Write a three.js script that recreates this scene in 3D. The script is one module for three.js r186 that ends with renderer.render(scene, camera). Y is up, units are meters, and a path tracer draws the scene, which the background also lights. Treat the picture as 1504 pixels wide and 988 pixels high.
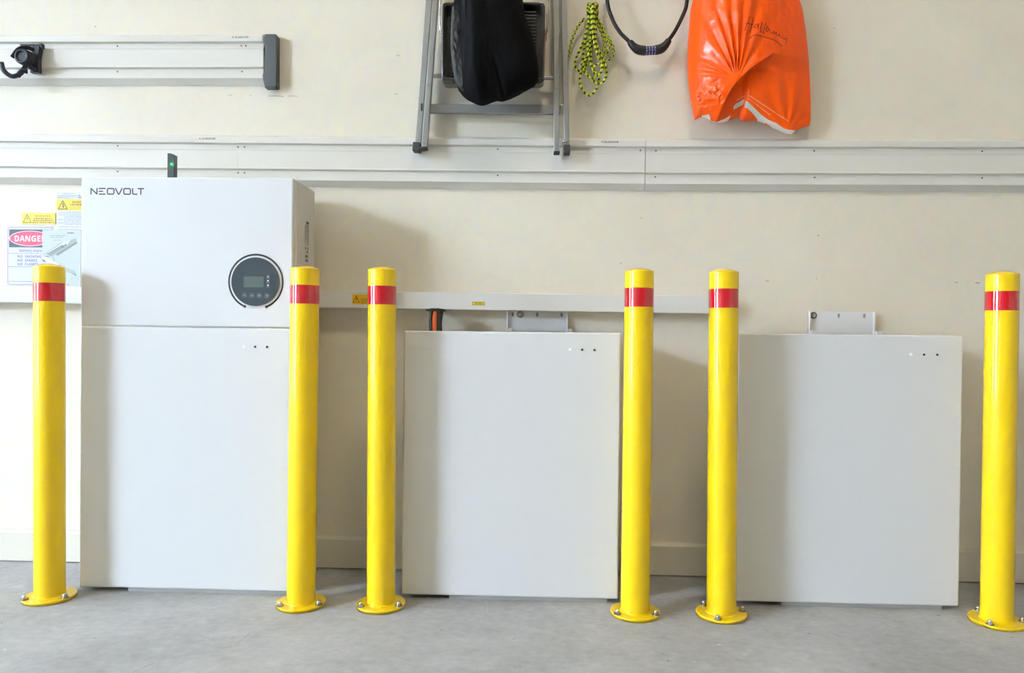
import * as THREE from 'three';
import { RoundedBoxGeometry } from 'three/addons/geometries/RoundedBoxGeometry.js';
import { mergeGeometries } from 'three/addons/utils/BufferGeometryUtils.js';
import { ImprovedNoise } from 'three/addons/math/ImprovedNoise.js';
import { RectAreaLightUniformsLib } from 'three/addons/lights/RectAreaLightUniformsLib.js';

// ---------------------------------------------------------------- camera, sky, lamp light, exposure
const scene = new THREE.Scene();
const camera = new THREE.PerspectiveCamera(2 * Math.atan(494 / 1080) * 180 / Math.PI, 1504 / 988, 0.05, 60);
camera.position.set(0, 0.8166, 2.4764);
camera.rotation.order = 'YXZ';
camera.rotation.set(-0.0092, 0.0344, 0.0109);
scene.background = new THREE.Color().setRGB(0.77, 0.94, 1.19);   // bright hazy daylight sky, seen only through the openings
scene.backgroundIntensity = 90;
const renderer = new THREE.WebGLRenderer({ antialias: true });
renderer.toneMapping = THREE.LinearToneMapping;
renderer.toneMappingExposure = 1.19;
renderer.shadowMap.enabled = true;
RectAreaLightUniformsLib.init();
const LAMP = { x: 0.4, z: 2.2, size: 0.42, radiance: 72, color: [1.0, 0.88, 0.70] };

// ---------------------------------------------------------------- helpers
const V = (a) => new THREE.Vector3(a[0], a[1], a[2]);
function rng(seed) { let s = seed >>> 0; return () => { s = (s * 1664525 + 1013904223) >>> 0; return s / 4294967296; }; }
const taken = new Map();
function numbered(name) { const n = taken.get(name) ?? 0; taken.set(name, n + 1); return n ? name + '_' + String(n).padStart(3, '0') : name; }
function tag(o, label, category, group) { o.userData.label = label; o.userData.category = category; if (group) o.userData.group = group; return o; }
function shade(o) { o.traverse((m) => { if (m.isMesh) { m.castShadow = true; m.receiveShadow = true; } }); return o; }
function thing(name, label, category, [x, y, z] = [0, 0, 0], group) {
  const o = new THREE.Group(); o.name = numbered(name); o.position.set(x, y, z); scene.add(o);
  return tag(o, label, category, group);
}
function part(name, geo, mat, parent, pos, label) {
  const m = new THREE.Mesh(Array.isArray(geo) ? mergeGeometries(geo.map((g) => g.index ? g.toNonIndexed() : g)) : geo, mat);
  m.name = parent ? name : numbered(name);
  if (pos) m.position.set(pos[0], pos[1], pos[2]);
  if (label) m.userData.label = label;
  (parent ?? scene).add(m);
  return m;
}
function struct(name, geo, mat) { const m = part(name, geo, mat); m.userData.kind = 'structure'; return m; }
const box = (x0, x1, y0, y1, z0, z1) => new THREE.BoxGeometry(x1 - x0, y1 - y0, z1 - z0).translate((x0 + x1) / 2, (y0 + y1) / 2, (z0 + z1) / 2);
const rbox = (x0, x1, y0, y1, z0, z1, r = 0.003, s = 3) => new RoundedBoxGeometry(x1 - x0, y1 - y0, z1 - z0, s, r).translate((x0 + x1) / 2, (y0 + y1) / 2, (z0 + z1) / 2);
function bar(a, b, w, d, r = 0.002) {           // rounded rectangular tube from a to b, w across, d deep
  const A = V(a), B = V(b), dir = B.clone().sub(A), L = dir.length();
  const g = new RoundedBoxGeometry(w, L, d, 2, r), y = dir.normalize(), z = new THREE.Vector3(0, 0, 1), x = new THREE.Vector3().crossVectors(y, z).normalize();
  z.crossVectors(x, y);
  return g.applyMatrix4(new THREE.Matrix4().makeBasis(x, y, z).setPosition(A.add(B).multiplyScalar(0.5)));
}
function tube(pts, r, n = 60, k = 10, closed = false) { return new THREE.TubeGeometry(new THREE.CatmullRomCurve3(pts.map(V), closed, 'centripetal'), n, r, k, closed); }
function planeUV(g, fx, fy) {                    // uv from position, in metres
  const p = g.attributes.position, uv = new Float32Array(p.count * 2);
  for (let i = 0; i < p.count; i++) { uv[2 * i] = fx(p.getX(i), p.getY(i), p.getZ(i)); uv[2 * i + 1] = fy(p.getX(i), p.getY(i), p.getZ(i)); }
  g.setAttribute('uv', new THREE.BufferAttribute(uv, 2)); return g;
}
function canvasTexture(W, H, draw) {
  const c = document.createElement('canvas'); c.width = W; c.height = H;
  draw(c.getContext('2d'), W, H);
  const t = new THREE.CanvasTexture(c); t.colorSpace = THREE.SRGBColorSpace; t.anisotropy = 8; return t;
}
function print(w, h, W, draw, rough = 0.4, clear = false) {     // a printed sheet w x h metres: {geometry, material}
  const t = canvasTexture(W, Math.max(8, Math.round(W * h / w)), draw);
  return [new THREE.PlaneGeometry(w, h), new THREE.MeshStandardMaterial({ map: t, roughness: rough, transparent: clear, name: 'print' })];
}
const mat = (r, g, b, roughness = 0.5, o = {}) => new THREE.MeshPhysicalMaterial({ color: new THREE.Color().setRGB(r, g, b), roughness, ...o });
const noise = new ImprovedNoise();
const fbm = (x, y, z, n = 5) => { let s = 0, a = 0.5; for (let i = 0; i < n; i++) { s += a * noise.noise(x, y, z + i * 7.3); x *= 2.03; y *= 2.03; a *= 0.5; } return s; };
function smooth(a, b, x) { const t = Math.min(1, Math.max(0, (x - a) / (b - a))); return t * t * (3 - 2 * t); }
function table(rows) {                           // smooth interpolation through [t, value] rows
  const r = rows.slice().sort((a, b) => a[0] - b[0]);
  return (t) => {
    if (t <= r[0][0]) return r[0][1];
    if (t >= r[r.length - 1][0]) return r[r.length - 1][1];
    let i = 0; while (r[i + 1][0] < t) i++;
    const m = (k) => k <= 0 || k >= r.length - 1 ? (k <= 0 ? (r[1][1] - r[0][1]) / (r[1][0] - r[0][0]) : (r[k][1] - r[k - 1][1]) / (r[k][0] - r[k - 1][0])) : (r[k + 1][1] - r[k - 1][1]) / (r[k + 1][0] - r[k - 1][0]);
    const h = r[i + 1][0] - r[i][0], s = (t - r[i][0]) / h;
    return r[i][1] * (1 + 2 * s) * (1 - s) ** 2 + h * m(i) * s * (1 - s) ** 2 + r[i + 1][1] * s * s * (3 - 2 * s) + h * m(i + 1) * s * s * (s - 1);
  };
}

// ---------------------------------------------------------------- materials
function noiseMap(W, H, value, color) {
  const data = new Uint8Array(W * H * 4);
  for (let y = 0; y < H; y++) for (let x = 0; x < W; x++) { const c = value(x, y); for (let k = 0; k < 3; k++) data[(y * W + x) * 4 + k] = Math.max(0, Math.min(255, c[k])); data[(y * W + x) * 4 + 3] = 255; }
  const t = new THREE.DataTexture(data, W, H); t.magFilter = THREE.LinearFilter; t.minFilter = THREE.LinearMipmapLinearFilter; t.generateMipmaps = true;
  t.wrapS = t.wrapT = THREE.MirroredRepeatWrapping; if (color) t.colorSpace = THREE.SRGBColorSpace; t.needsUpdate = true; return t;
}
// concrete: 4 m x 2 m of trowelled slab, blotches, pale spatters and dark pits
const rc = rng(5);
const spots = Array.from({ length: 420 }, () => [rc() * 2048, rc() * 1024, 0.8 + rc() * rc() * rc() * 5, rc() < 0.5 ? 38 : -52, rc() * 3.14, 0.3 + rc() * 0.5]);
const streaks = Array.from({ length: 60 }, () => [rc() * 2048, rc() * 1024, 5 + rc() * 26, rc() * 3.14, rc() < 0.5 ? -13 : 9]);
const floorField = new Float32Array(2048 * 1024);
for (let y = 0; y < 1024; y++) for (let x = 0; x < 2048; x++) {
  const big = fbm(x / 190, y / 190, 1, 5), mid = fbm(x / 45 + 9, y / 38, 4, 4), fine = noise.noise(x / 2.3, y / 2.3, 8);
  floorField[y * 2048 + x] = 30 * big + 16 * mid * Math.abs(mid) * 3 + 16 * fbm(x / 13, y / 11, 6, 3) + 6 * fine;
}
for (const [cx, cy, r, d, a, e] of spots) for (let y = -8; y <= 8; y++) for (let x = -8; x <= 8; x++) {
  const u = x * Math.cos(a) + y * Math.sin(a), v = (-x * Math.sin(a) + y * Math.cos(a)) / e, q = Math.sqrt(u * u + v * v) / r;
  if (q < 1.3) { const X = (Math.floor(cx) + x + 2048) % 2048, Y = (Math.floor(cy) + y + 1024) % 1024; floorField[Y * 2048 + X] += d * (1 - smooth(0.6, 1.3, q)); }
}
const arcs = Array.from({ length: 26 }, () => [rc() * 2048, rc() * 1024, 60 + rc() * 160, rc() * 6.28, 0.4 + rc() * 0.9, 6 + rc() * 16, rc() < 0.6 ? 12 : -9]);
for (const [cx, cy, R, a, span, w, d] of arcs) for (let t = 0; t < span; t += 0.4 / R) for (let k = -w; k <= w; k++) {
  const q = R + k, X = Math.floor(cx + q * Math.cos(a + t) + 4096) % 2048, Y = Math.floor(cy + q * Math.sin(a + t) + 4096) % 1024;
  floorField[Y * 2048 + X] += d * 0.33 * (1 - Math.abs(k) / w) * (0.5 + noise.noise(X / 14, Y / 14, 3)) * Math.min(1, t * 6, (span - t) * 6);
}
for (const [cx, cy, L, a, d] of streaks) for (let i = -L; i <= L; i += 0.5) {
  const w = 3 * fbm(i / 9, cx, 2, 2), X = Math.floor(cx + i * Math.cos(a) - w * Math.sin(a) + 4096) % 2048, Y = Math.floor(cy + i * Math.sin(a) + w * Math.cos(a) + 2048) % 1024;
  floorField[Y * 2048 + X] += d;
}
const floorMap = noiseMap(2048, 1024, (x, y) => { const d = floorField[y * 2048 + x]; return [160 + d, 159 + d, 157 + d]; }, true);
const floorBump = noiseMap(1024, 512, (x, y) => { const d = 128 + 70 * fbm(x / 22, y / 22, 3, 4) + 0.6 * floorField[y * 4096 + x * 2]; return [d, d, d]; });
for (const t of [floorMap, floorBump]) t.repeat.set(1 / 4, 1 / 2);
const floorRough = mat(1, 1, 1, 0.62, { map: floorMap, bumpMap: floorBump, bumpScale: 0.002, name: 'concrete' });

const wallMap = canvasTexture(2048, 1024, (c, W, H) => {        // 4 m x 2 m of painted plasterboard with a few scuffs
  c.fillStyle = '#e8dfce'; c.fillRect(0, 0, W, H);
  const r = rng(3);
  for (let i = 0; i < 500; i++) { const x = r() * W, y = r() * H, s = 40 + r() * 130, g = c.createRadialGradient(x, y, 0, x, y, s), v = r() < 0.5 ? '255,248,232' : '206,196,176'; g.addColorStop(0, `rgba(${v},0.07)`); g.addColorStop(1, `rgba(${v},0)`); c.fillStyle = g; c.fillRect(x - s, y - s, 2 * s, 2 * s); }
  const at = (x, y) => [(x + 2) / 4 * W, H - y / 2 * H];
  for (const [x, y, l, k] of [[-0.897, 1.601, 22, 0.5] , [-0.984, 1.604, 3, 0.3], [-1.054, 1.604, 6, 0.25], [-0.839, 1.601, 14, 0.3], [1.380, 0.988, 5, 0.4], [1.448, 0.987, 6, 0.6], [-0.480, 1.737, 5, 0.35], [-0.485, 1.608, 6, 0.3], [0.763, 0.987, 5, 0.4], [0.924, 0.997, 2, 0.3], [0.928, 1.140, 3, 0.4], [0.969, 1.824, 3, 0.3], [-1.524, 1.838, 2, 0.5], [0.277, 1.042, 4, 0.3], [0.343, 1.195, 3, 0.3]]) {
    const [X, Y] = at(x, y); c.strokeStyle = `rgba(120,105,85,${k})`; c.lineWidth = 1.6; c.beginPath(); c.moveTo(X - l * 0.6, Y); c.lineTo(X, Y - 0.8); c.lineTo(X + l * 0.6, Y + 0.4); c.stroke();
  }
});
wallMap.wrapS = wallMap.wrapT = THREE.MirroredRepeatWrapping;
const wallBump = noiseMap(512, 512, (x, y) => { const d = 128 + 90 * fbm(x / 9, y / 9, 2, 3); return [d, d, d]; });
wallBump.repeat.set(8, 4);
const wallPaint = mat(1, 1, 1, 0.55, { map: wallMap, bumpMap: wallBump, bumpScale: 0.0006, name: 'wall_paint' });
const plainPaint = mat(0.58, 0.51, 0.39, 0.7, { name: 'plain_paint' });
const farPaint = mat(0.23, 0.205, 0.16, 0.8, { name: 'grey_paint' });
const trimPaint = mat(0.74, 0.69, 0.58, 0.45, { name: 'trim_paint' });
const railPlastic = mat(0.76, 0.735, 0.67, 0.42, { name: 'rail_plastic' });
const capPlastic = mat(0.048, 0.054, 0.054, 0.5, { name: 'grey_plastic' });
const coat = mat(0.82, 0.83, 0.835, 0.42, { name: 'white_powder_coat' });
const coatEdge = mat(0.70, 0.69, 0.66, 0.42, { name: 'white_powder_coat_body' });
const trunkPlastic = mat(0.74, 0.73, 0.69, 0.4, { name: 'trunking_plastic' });
const silver = mat(0.62, 0.63, 0.64, 0.38, { metalness: 0.6, name: 'zinc' });
const steel = mat(0.66, 0.65, 0.63, 0.25, { metalness: 1, name: 'bright_steel' });
const darkSteel = mat(0.16, 0.15, 0.14, 0.4, { metalness: 0.9, name: 'dark_steel' });
const alu = mat(0.34, 0.335, 0.315, 0.4, { metalness: 0.6, name: 'aluminium' });
const aluDull = mat(0.27, 0.265, 0.25, 0.45, { metalness: 0.6, name: 'dull_aluminium' });
const rubber = mat(0.022, 0.022, 0.02, 0.65, { name: 'black_rubber' });
const blackPlastic = mat(0.014, 0.014, 0.014, 0.22, { clearcoat: 1, clearcoatRoughness: 0.12, name: 'black_plastic' });
const hookPlastic = mat(0.012, 0.014, 0.02, 0.4, { specularIntensity: 0.5, name: 'hook_plastic' });
const yellow = mat(0.87, 0.58, 0.003, 0.4, { specularIntensity: 0.25, clearcoat: 1, clearcoatRoughness: 0.035, name: 'yellow_gloss' });
const red = mat(0.46, 0.0015, 0.008, 0.05, { specularIntensity: 0.9, clearcoat: 1, clearcoatRoughness: 0.03, name: 'red_tape' });
const black = mat(0.01, 0.01, 0.012, 0.4, { name: 'black' });
const groove = mat(0.34, 0.33, 0.30, 0.7, { name: 'joint' });

// ---------------------------------------------------------------- the room
const WX0 = -8.2, WX1 = 3.2, WZ = 7.4, WY = 4.6, DOOR = 4.35;
struct('floor', planeUV(box(WX0 - 0.14, WX1 + 0.14, -0.12, 0, -0.14, WZ + 0.14), (x, y, z) => x + 2, (x, y, z) => z + 0.3), floorRough);
struct('wall_back', planeUV(box(WX0 - 0.14, WX1 + 0.14, 0, WY, -0.14, 0), (x) => (x + 2) / 4, (x, y) => y / 2), wallPaint);
struct('wall_left', [box(WX0 - 0.14, WX0, 0, DOOR, 0, 0.95), box(WX0 - 0.14, WX0, 0, DOOR, 1.65, 4.1), box(WX0 - 0.14, WX0, 0, DOOR, 6.15, WZ), box(WX0 - 0.14, WX0, DOOR, WY, 0, WZ)], plainPaint);
struct('wall_right', box(WX1, WX1 + 0.14, 0, WY, 0, WZ), mat(0.42, 0.38, 0.30, 0.6, { name: 'pale_paint' }));
struct('wall_front', box(WX0 - 0.14, WX1 + 0.14, 0, WY, WZ, WZ + 0.14), farPaint);
struct('ceiling', box(WX0 - 0.14, WX1 + 0.14, WY, WY + 0.14, -0.14, WZ + 0.14), plainPaint);
struct('boundary_wall', box(-17.3, -17, -0.02, 5.8, -18, 28), mat(0.70, 0.69, 0.66, 0.85, { name: 'boundary_render' }));
struct('driveway', box(-38, WX0 - 0.14, -0.14, -0.02, -18, 28), mat(0.24, 0.235, 0.225, 0.85, { name: 'driveway_concrete' }));
{ // skirting board: a plain board with a small bevelled top, standing just off the slab
  const s = new THREE.Shape(); s.moveTo(0, 0.004); s.lineTo(0.014, 0.004); s.lineTo(0.014, 0.1); s.lineTo(0.008, 0.109); s.lineTo(0, 0.109); s.closePath();
  const g = new THREE.ExtrudeGeometry(s, { depth: WX1 - WX0, bevelEnabled: false }).rotateY(-Math.PI / 2).translate(WX1, 0, 0);
  struct('baseboard_back', g, trimPaint);
}

// ---------------------------------------------------------------- ceiling lamp
{
  const t = thing('ceiling_light', 'square white flush ceiling lamp glowing over the bollards', 'lamp', [LAMP.x, WY, LAMP.z]);
  part('housing', rbox(-0.25, 0.25, -0.035, 0, -0.25, 0.25, 0.01), coat, t);
  part('diffuser', rbox(-0.21, 0.21, -0.05, -0.033, -0.21, 0.21, 0.006), new THREE.MeshStandardMaterial({ color: 0xffffff, roughness: 0.5, emissive: new THREE.Color().setRGB(...LAMP.color), emissiveIntensity: 4, name: 'lamp_diffuser' }), t);
  const l = new THREE.RectAreaLight(new THREE.Color().setRGB(...LAMP.color), LAMP.radiance, LAMP.size, LAMP.size);
  l.name = 'ceiling_light_glow'; l.position.set(LAMP.x, WY - 0.053, LAMP.z); l.rotation.x = -Math.PI / 2; scene.add(l);
}

// ---------------------------------------------------------------- battery cabinets and inverter
const ZF = 0.2723, ZB = 0.053, LID = 0.034;
function cabinet(t, w, h, zf = ZF) {             // sheet-metal body with a deep lift-off front cover
  part('housing', rbox(0.0015, w - 0.0015, 0, h - 0.001, ZB, zf - LID, 0.003), coatEdge, t);
  part('front_cover', rbox(0, w, 0, h, zf - LID + 0.0012, zf, 0.006, 4), coat, t);
}
function indicators(t, spots, zf = ZF) {
  spots.forEach(([x, y], i) => {
    part('indicator_light', new THREE.CylinderGeometry(0.0034, 0.0034, 0.003, 20).rotateX(Math.PI / 2), i ? black : mat(0.95, 0.95, 0.95, 0.2, { emissive: new THREE.Color(1, 1, 1), emissiveIntensity: 0.5, name: 'white_lens' }), t, [x, y, zf], i ? 'unlit dark indicator' : 'lit white indicator');
    part('indicator_rim', new THREE.TorusGeometry(0.0042, 0.0009, 8, 24), coat, t, [x, y, zf + 0.0004]);
  });
}
// inverter on the lower battery of the tower
const TX = -1.3988, TW = -0.7421 - -1.3988, TS = 0.8132, TH = 1.2686 - 0.8132 - 0.0006;
const inv = thing('inverter', 'white wall-height inverter with a round dark display, standing on the left battery cabinet', 'inverter', [TX, TS + 0.0012, 0]);
cabinet(inv, TW, TH);
const L0 = (p) => [p[0] - TX, p[1] - TS - 0.0012, p[2]];      // to the inverter's own axes
{
  const c = L0([-0.8553, 0.9534, 0.2723]), disc = 0.0735, ringR = 0.0822;
  const d = part('display_panel', new THREE.CylinderGeometry(disc, disc, 0.004, 72).rotateX(Math.PI / 2), mat(0.032, 0.045, 0.052, 0.22, { name: 'dark_glass' }), inv, [c[0], c[1], ZF + 0.002]);
  part('display_surround', new THREE.RingGeometry(disc + 0.0004, ringR - 0.002, 96, 1), mat(0.93, 0.93, 0.93, 0.25, { name: 'white_gloss' }), inv, [c[0], c[1], ZF + 0.0008]);
  const a0 = -Math.PI / 2 + 0.415, arc = Math.PI * 2 - 0.83;
  part('display_ring', [new THREE.TorusGeometry(ringR, 0.0027, 8, 120, arc).rotateZ(a0).scale(1, 1, 0.5), ...[a0, a0 + arc].map((a) => new THREE.SphereGeometry(0.0042, 14, 10).scale(1, 1, 0.5).translate(ringR * Math.cos(a), ringR * Math.sin(a), 0))], black, inv, [c[0], c[1], ZF + 0.0008]);
  const s = V([-0.8599, 0.9528, 0.2723]).sub(V([-0.8553, 0.9534, 0.2723]));
  part('screen', rbox(-0.031, 0.031, -0.0165, 0.0165, 0, 0.001, 0.0005, 1), mat(0.085, 0.115, 0.105, 0.18, { name: 'lcd' }), d, [s.x, s.y, 0.0018]);
  for (const q of [[-0.8159, 0.9672, 0.2723], [-0.816, 0.9542, 0.2723], [-0.8159, 0.9408, 0.2723]]) {
    const k = V(q).sub(V([-0.8553, 0.9534, 0.2723]));
    const [g, m] = print(0.011, 0.012, 44, (x, W, H) => { x.fillStyle = '#2e383d'; x.fillRect(0, 0, W, H); x.fillStyle = '#ffffff'; x.fillRect(11, 6, 19, 15); x.fillStyle = '#9aa6a8'; for (let i = 0; i < 4; i++) x.fillRect(7 + i * 8, 30, 6, 6); });
    part('status_icon', g, m, d, [k.x, k.y, 0.0024]);
  }
  [[-0.8885, 0.912, 0.2723], [-0.8657, 0.9118, 0.2723], [-0.8431, 0.9116, 0.2723], [-0.8197, 0.9112, 0.2723]].forEach((q, i) => {
    const k = V(q).sub(V([-0.8553, 0.9534, 0.2723]));
    const [, m] = print(0.016, 0.016, 96, (x) => {
      x.fillStyle = '#222a31'; x.fillRect(0, 0, 96, 96); x.strokeStyle = '#75818a'; x.lineWidth = 4; x.beginPath(); x.arc(48, 48, 42, 0, 7); x.stroke();
      x.strokeStyle = '#b8c0c4'; x.lineWidth = 7; x.lineJoin = 'round'; x.beginPath();
      if (i === 0) { x.moveTo(30, 56); x.lineTo(48, 36); x.lineTo(66, 56); }
      if (i === 1) { x.moveTo(30, 40); x.lineTo(48, 60); x.lineTo(66, 40); }
      if (i === 2) x.arc(48, 48, 14, 0, 7);
      if (i === 3) { x.moveTo(34, 38); x.lineTo(56, 38); x.arc(56, 49, 11, -1.57, 1.57); x.lineTo(40, 60); }
      x.stroke();
    });
    part('button', new THREE.CircleGeometry(0.0079, 32), m, d, [k.x, k.y, 0.0024]);
  });
  // maker's lettering, drawn stroke by stroke
  const [g, m] = print(0.168, 0.021, 1024, (x, W, H) => {
    x.clearRect(0, 0, W, H); x.strokeStyle = '#252a3a'; x.lineWidth = 22; x.lineJoin = 'round'; x.lineCap = 'butt';
    const T = 12, B = H - 12, M = (T + B) / 2, line = (...p) => { x.beginPath(); x.moveTo(p[0], p[1]); for (let i = 2; i < p.length; i += 2) x.lineTo(p[i], p[i + 1]); x.stroke(); };
    line(12, B + 9, 12, T + 4, 20, T + 4, 116, B - 4, 124, B - 4, 124, T - 9);
    line(158, T, 286, T); line(158, M, 240, M); line(158, B, 286, B);
    for (const o of [322, 634]) { x.beginPath(); x.roundRect(o, T, 124, B - T, 24); x.stroke(); }
    line(472, T - 8, 528, B - 2, 546, B - 2, 602, T - 8);
    line(800, T - 9, 800, B - 22, 808, B - 3, 820, B, 890, B);
    line(894, T, 1016, T); line(955, T, 955, B + 9);
  }, 0.5, true);
  const q = L0([-1.2847, 1.2252, 0.2723]);
  part('lettering', g, m, inv, [q[0], q[1], ZF + 0.0006], 'dark wide-letter maker name');
  // rating label on the right side, its text running downwards; too fine to read
  const [g2, m2] = print(0.15, 0.072, 512, (x, W, H) => {
    x.clearRect(0, 0, W, H); const r = rng(8), ink = '#5e594f'; x.fillStyle = ink;
    x.fillRect(6, 70, 26, 90);
    for (const [y, a, b] of [[70, 44, 250], [96, 40, 262], [118, 44, 240], [146, 44, 255], [176, 44, 210], [196, 60, 250]]) for (let u = a; u < b;) { const w = 6 + r() * 16; x.fillRect(u, y, w, 12); u += w + 6; }
    for (const [u, y, w, h] of [[284, 80, 34, 26], [290, 160, 24, 40], [330, 84, 16, 70], [372, 90, 30, 92], [418, 86, 28, 104], [464, 96, 10, 14], [488, 70, 10, 26], [490, 140, 16, 60]]) x.fillRect(u, y, w, h);
  }, 0.5, true);
  part('rating_label', g2.rotateZ(-Math.PI / 2).rotateY(Math.PI / 2), m2, inv, [TW - 0.0015 + 0.0008, 1.083 - TS - 0.0012, 0.133], 'small dense label on the side panel');
}
const bat1 = thing('battery_cabinet', 'white battery cabinet under the inverter, lower half of the left tower', 'battery', [TX, 0.0122, 0]);
cabinet(bat1, TW, TS - 0.0122);
indicators(bat1, [[-0.8909, 0.7561, 0.2723], [-0.8553, 0.7565, 0.2723], [-0.8189, 0.7563, 0.2723]].map((p) => [p[0] - TX, p[1] - 0.0122]));
part('base_plinth', rbox(0.15, TW - 0.012, -0.0122, 0.001, 0.06, ZF - 0.008, 0.001, 1), silver, bat1);
const B2X = -0.4022, B2W = 0.2510 - -0.4022;
const bat2 = thing('battery_cabinet', 'white free-standing battery cabinet between the third and fourth bollard, under the cable trunking', 'battery', [B2X, 0.0122, 0]);
cabinet(bat2, B2W, 0.8104 - 0.0122);
indicators(bat2, [[0.0978, 0.7595, 0.2723], [0.1344, 0.7592, 0.2723], [0.1709, 0.7588, 0.2723]].map((p) => [p[0] - B2X, p[1] - 0.0122]));
part('base_plinth', rbox(0.144, B2W - 0.032, -0.0122, 0.001, 0.06, ZF - 0.008, 0.001, 1), silver, bat2);
const B3W = 0.659, B3X = 1.2565 - B3W;
const bat3 = thing('battery_cabinet', 'white free-standing battery cabinet at the right end, beside the last bollard', 'battery', [B3X, 0.0122, 0]);
cabinet(bat3, B3W, 0.8133 - 0.0122, 0.2643);
indicators(bat3, [[1.1043, 0.7563, 0.2643], [1.1418, 0.7564, 0.2643], [1.1801, 0.7565, 0.2643]].map((p) => [p[0] - B3X, p[1] - 0.0122]), 0.2643);
part('base_plinth', rbox(0.142, B3W - 0.046, -0.0122, 0.001, 0.06, 0.2643 - 0.008, 0.001, 1), silver, bat3);

// ---------------------------------------------------------------- wireless stick on the inverter
{
  const p = [-1.1517, 1.282, 0.2], t = thing('data_stick', 'small dark upright stick with a glowing green light on top of the inverter', 'dongle', [p[0], 1.2686 - 0.0004, 0.2]);
  const s = new THREE.Shape(); s.moveTo(-0.0095, 0); s.lineTo(0.0095, 0); s.lineTo(0.0095, 0.082); s.quadraticCurveTo(0.008, 0.0865, -0.0095, 0.0875); s.closePath();
  part('stick_body', new THREE.ExtrudeGeometry(s, { depth: 0.02, bevelEnabled: true, bevelSize: 0.0012, bevelThickness: 0.0012, bevelSegments: 2 }).translate(0, 0, -0.01), mat(0.014, 0.02, 0.021, 0.4, { name: 'dark_green_plastic' }), t);
  part('stick_base', rbox(-0.011, 0.011, 0, 0.006, -0.0125, 0.0125, 0.001), black, t);
  part('green_light', new THREE.SphereGeometry(0.0036, 20, 14).scale(1, 1, 0.6), new THREE.MeshStandardMaterial({ color: 0x0a3014, emissive: new THREE.Color(0.02, 1, 0.16), emissiveIntensity: 2.2, roughness: 0.3, name: 'green_led' }), t, [0.003, 0.054, 0.0112], 'glowing green indicator');
  const l = new THREE.PointLight(new THREE.Color(0.05, 1, 0.2), 0.002); l.name = 'green_light_glow'; l.position.set(p[0] + 0.003, 1.2686 + 0.054, 0.2 + 0.018); l.shadow.radius = 0.1; scene.add(l);
}

// ---------------------------------------------------------------- cable trunking with its stickers, and the cable below it
{
  const a = [-0.7244, 0.8846, 0.05], b = [0.5463, 0.8771, 0.05], slope = Math.atan2(b[1] - a[1], b[0] - a[0]);
  const x0 = -2.55, x1 = 0.62, t = thing('cable_trunking', 'long cream white cable trunking along the wall behind the bollards', 'trunking', [a[0], a[1], 0]);
  t.rotation.z = slope;
  part('trunking_base', box(x0 - a[0], x1 - a[0], 0, 0.0555, 0, 0.03), trunkPlastic, t);
  part('trunking_lid', rbox(x0 - a[0] - 0.001, x1 - a[0] + 0.001, -0.0012, 0.0567, 0.031, 0.05, 0.003), trunkPlastic, t);
  const put = (name, q, w, h, W, draw, label) => { const [g, m] = print(w, h, W, draw); part(name, g, m, t, [q[0] - a[0], q[1] - a[1] - slope * (q[0] - a[0]), 0.0506], label); };
  put('warning_sticker', [-0.5646, 0.9117, 0.0506], 0.105, 0.0335, 360, (x, W, H) => {
    x.fillStyle = '#dfae16'; x.fillRect(0, 0, W, H); x.strokeStyle = '#3c1408'; x.lineWidth = 6; x.lineJoin = 'round';
    x.beginPath(); x.moveTo(48, 14); x.lineTo(84, 92); x.lineTo(13, 92); x.closePath(); x.stroke();
    x.fillStyle = '#3c1408'; x.beginPath(); x.moveTo(51, 34); x.lineTo(40, 62); x.lineTo(50, 62); x.lineTo(45, 85); x.lineTo(59, 56); x.lineTo(50, 56); x.lineTo(57, 34); x.closePath(); x.fill();
    const r = rng(2); x.fillStyle = '#7a5a10'; for (const y of [46, 62, 78, 94]) for (let u = 100; u < 330;) { const w = 8 + r() * 18; x.fillRect(u, y, w, 8); u += w + 6; }
  }, 'yellow electric shock warning sticker');
  put('cable_sticker', [-0.1954, 0.9019, 0.0506], 0.0405, 0.011, 320, (x, W, H) => {
    x.fillStyle = '#4a3d08'; x.fillRect(0, 0, W, H); x.fillStyle = '#e4c617'; x.fillRect(10, 10, W - 20, H - 20);
    x.fillStyle = '#352b08'; x.font = 'bold 50px sans-serif'; x.textAlign = 'center'; x.textBaseline = 'middle'; x.fillText('BATTERY', W / 2, H / 2 + 2, W - 44);
  }, 'tiny yellow cable name sticker');
}
{
  const t = thing('cable_gland', 'short black cable sleeve with an orange cable, running from trunking to the middle battery', 'cable', [0, 0, 0]);
  const f = [-0.3326, 0.8799, 0.075];
  part('gland_flange', rbox(f[0] - 0.029, f[0] + 0.029, 0.874, 0.881, 0.052, 0.106, 0.002), rubber, t);
  const sl = []; for (const [r, x] of [[0.0165, 643], [0.0165, 640]]) void [r, x];
  part('black_sleeve', [tube([[-0.345, 0.8831, 0.075], [-0.347, 0.863, 0.075], [-0.3479, 0.8362, 0.075], [-0.3464, 0.8049, 0.075]], 0.0085, 24, 14), tube([[-0.3194, 0.8831, 0.082], [-0.3214, 0.8631, 0.082], [-0.3245, 0.8363, 0.082], [-0.3231, 0.8052, 0.082]], 0.0125, 24, 14), tube([[-0.3345, 0.8833, 0.07], [-0.3365, 0.8632, 0.07], [-0.3374, 0.8363, 0.07], [-0.3359, 0.805, 0.07]], 0.011, 24, 14)], rubber, t);
  part('orange_cable', tube([[-0.3316, 0.8783, 0.09], [-0.3343, 0.8605, 0.092], [-0.3349, 0.8361, 0.092], [-0.334, 0.8051, 0.09]], 0.0068, 30, 14), mat(0.85, 0.14, 0.03, 0.5, { name: 'orange_cable' }), t);
}

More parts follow.
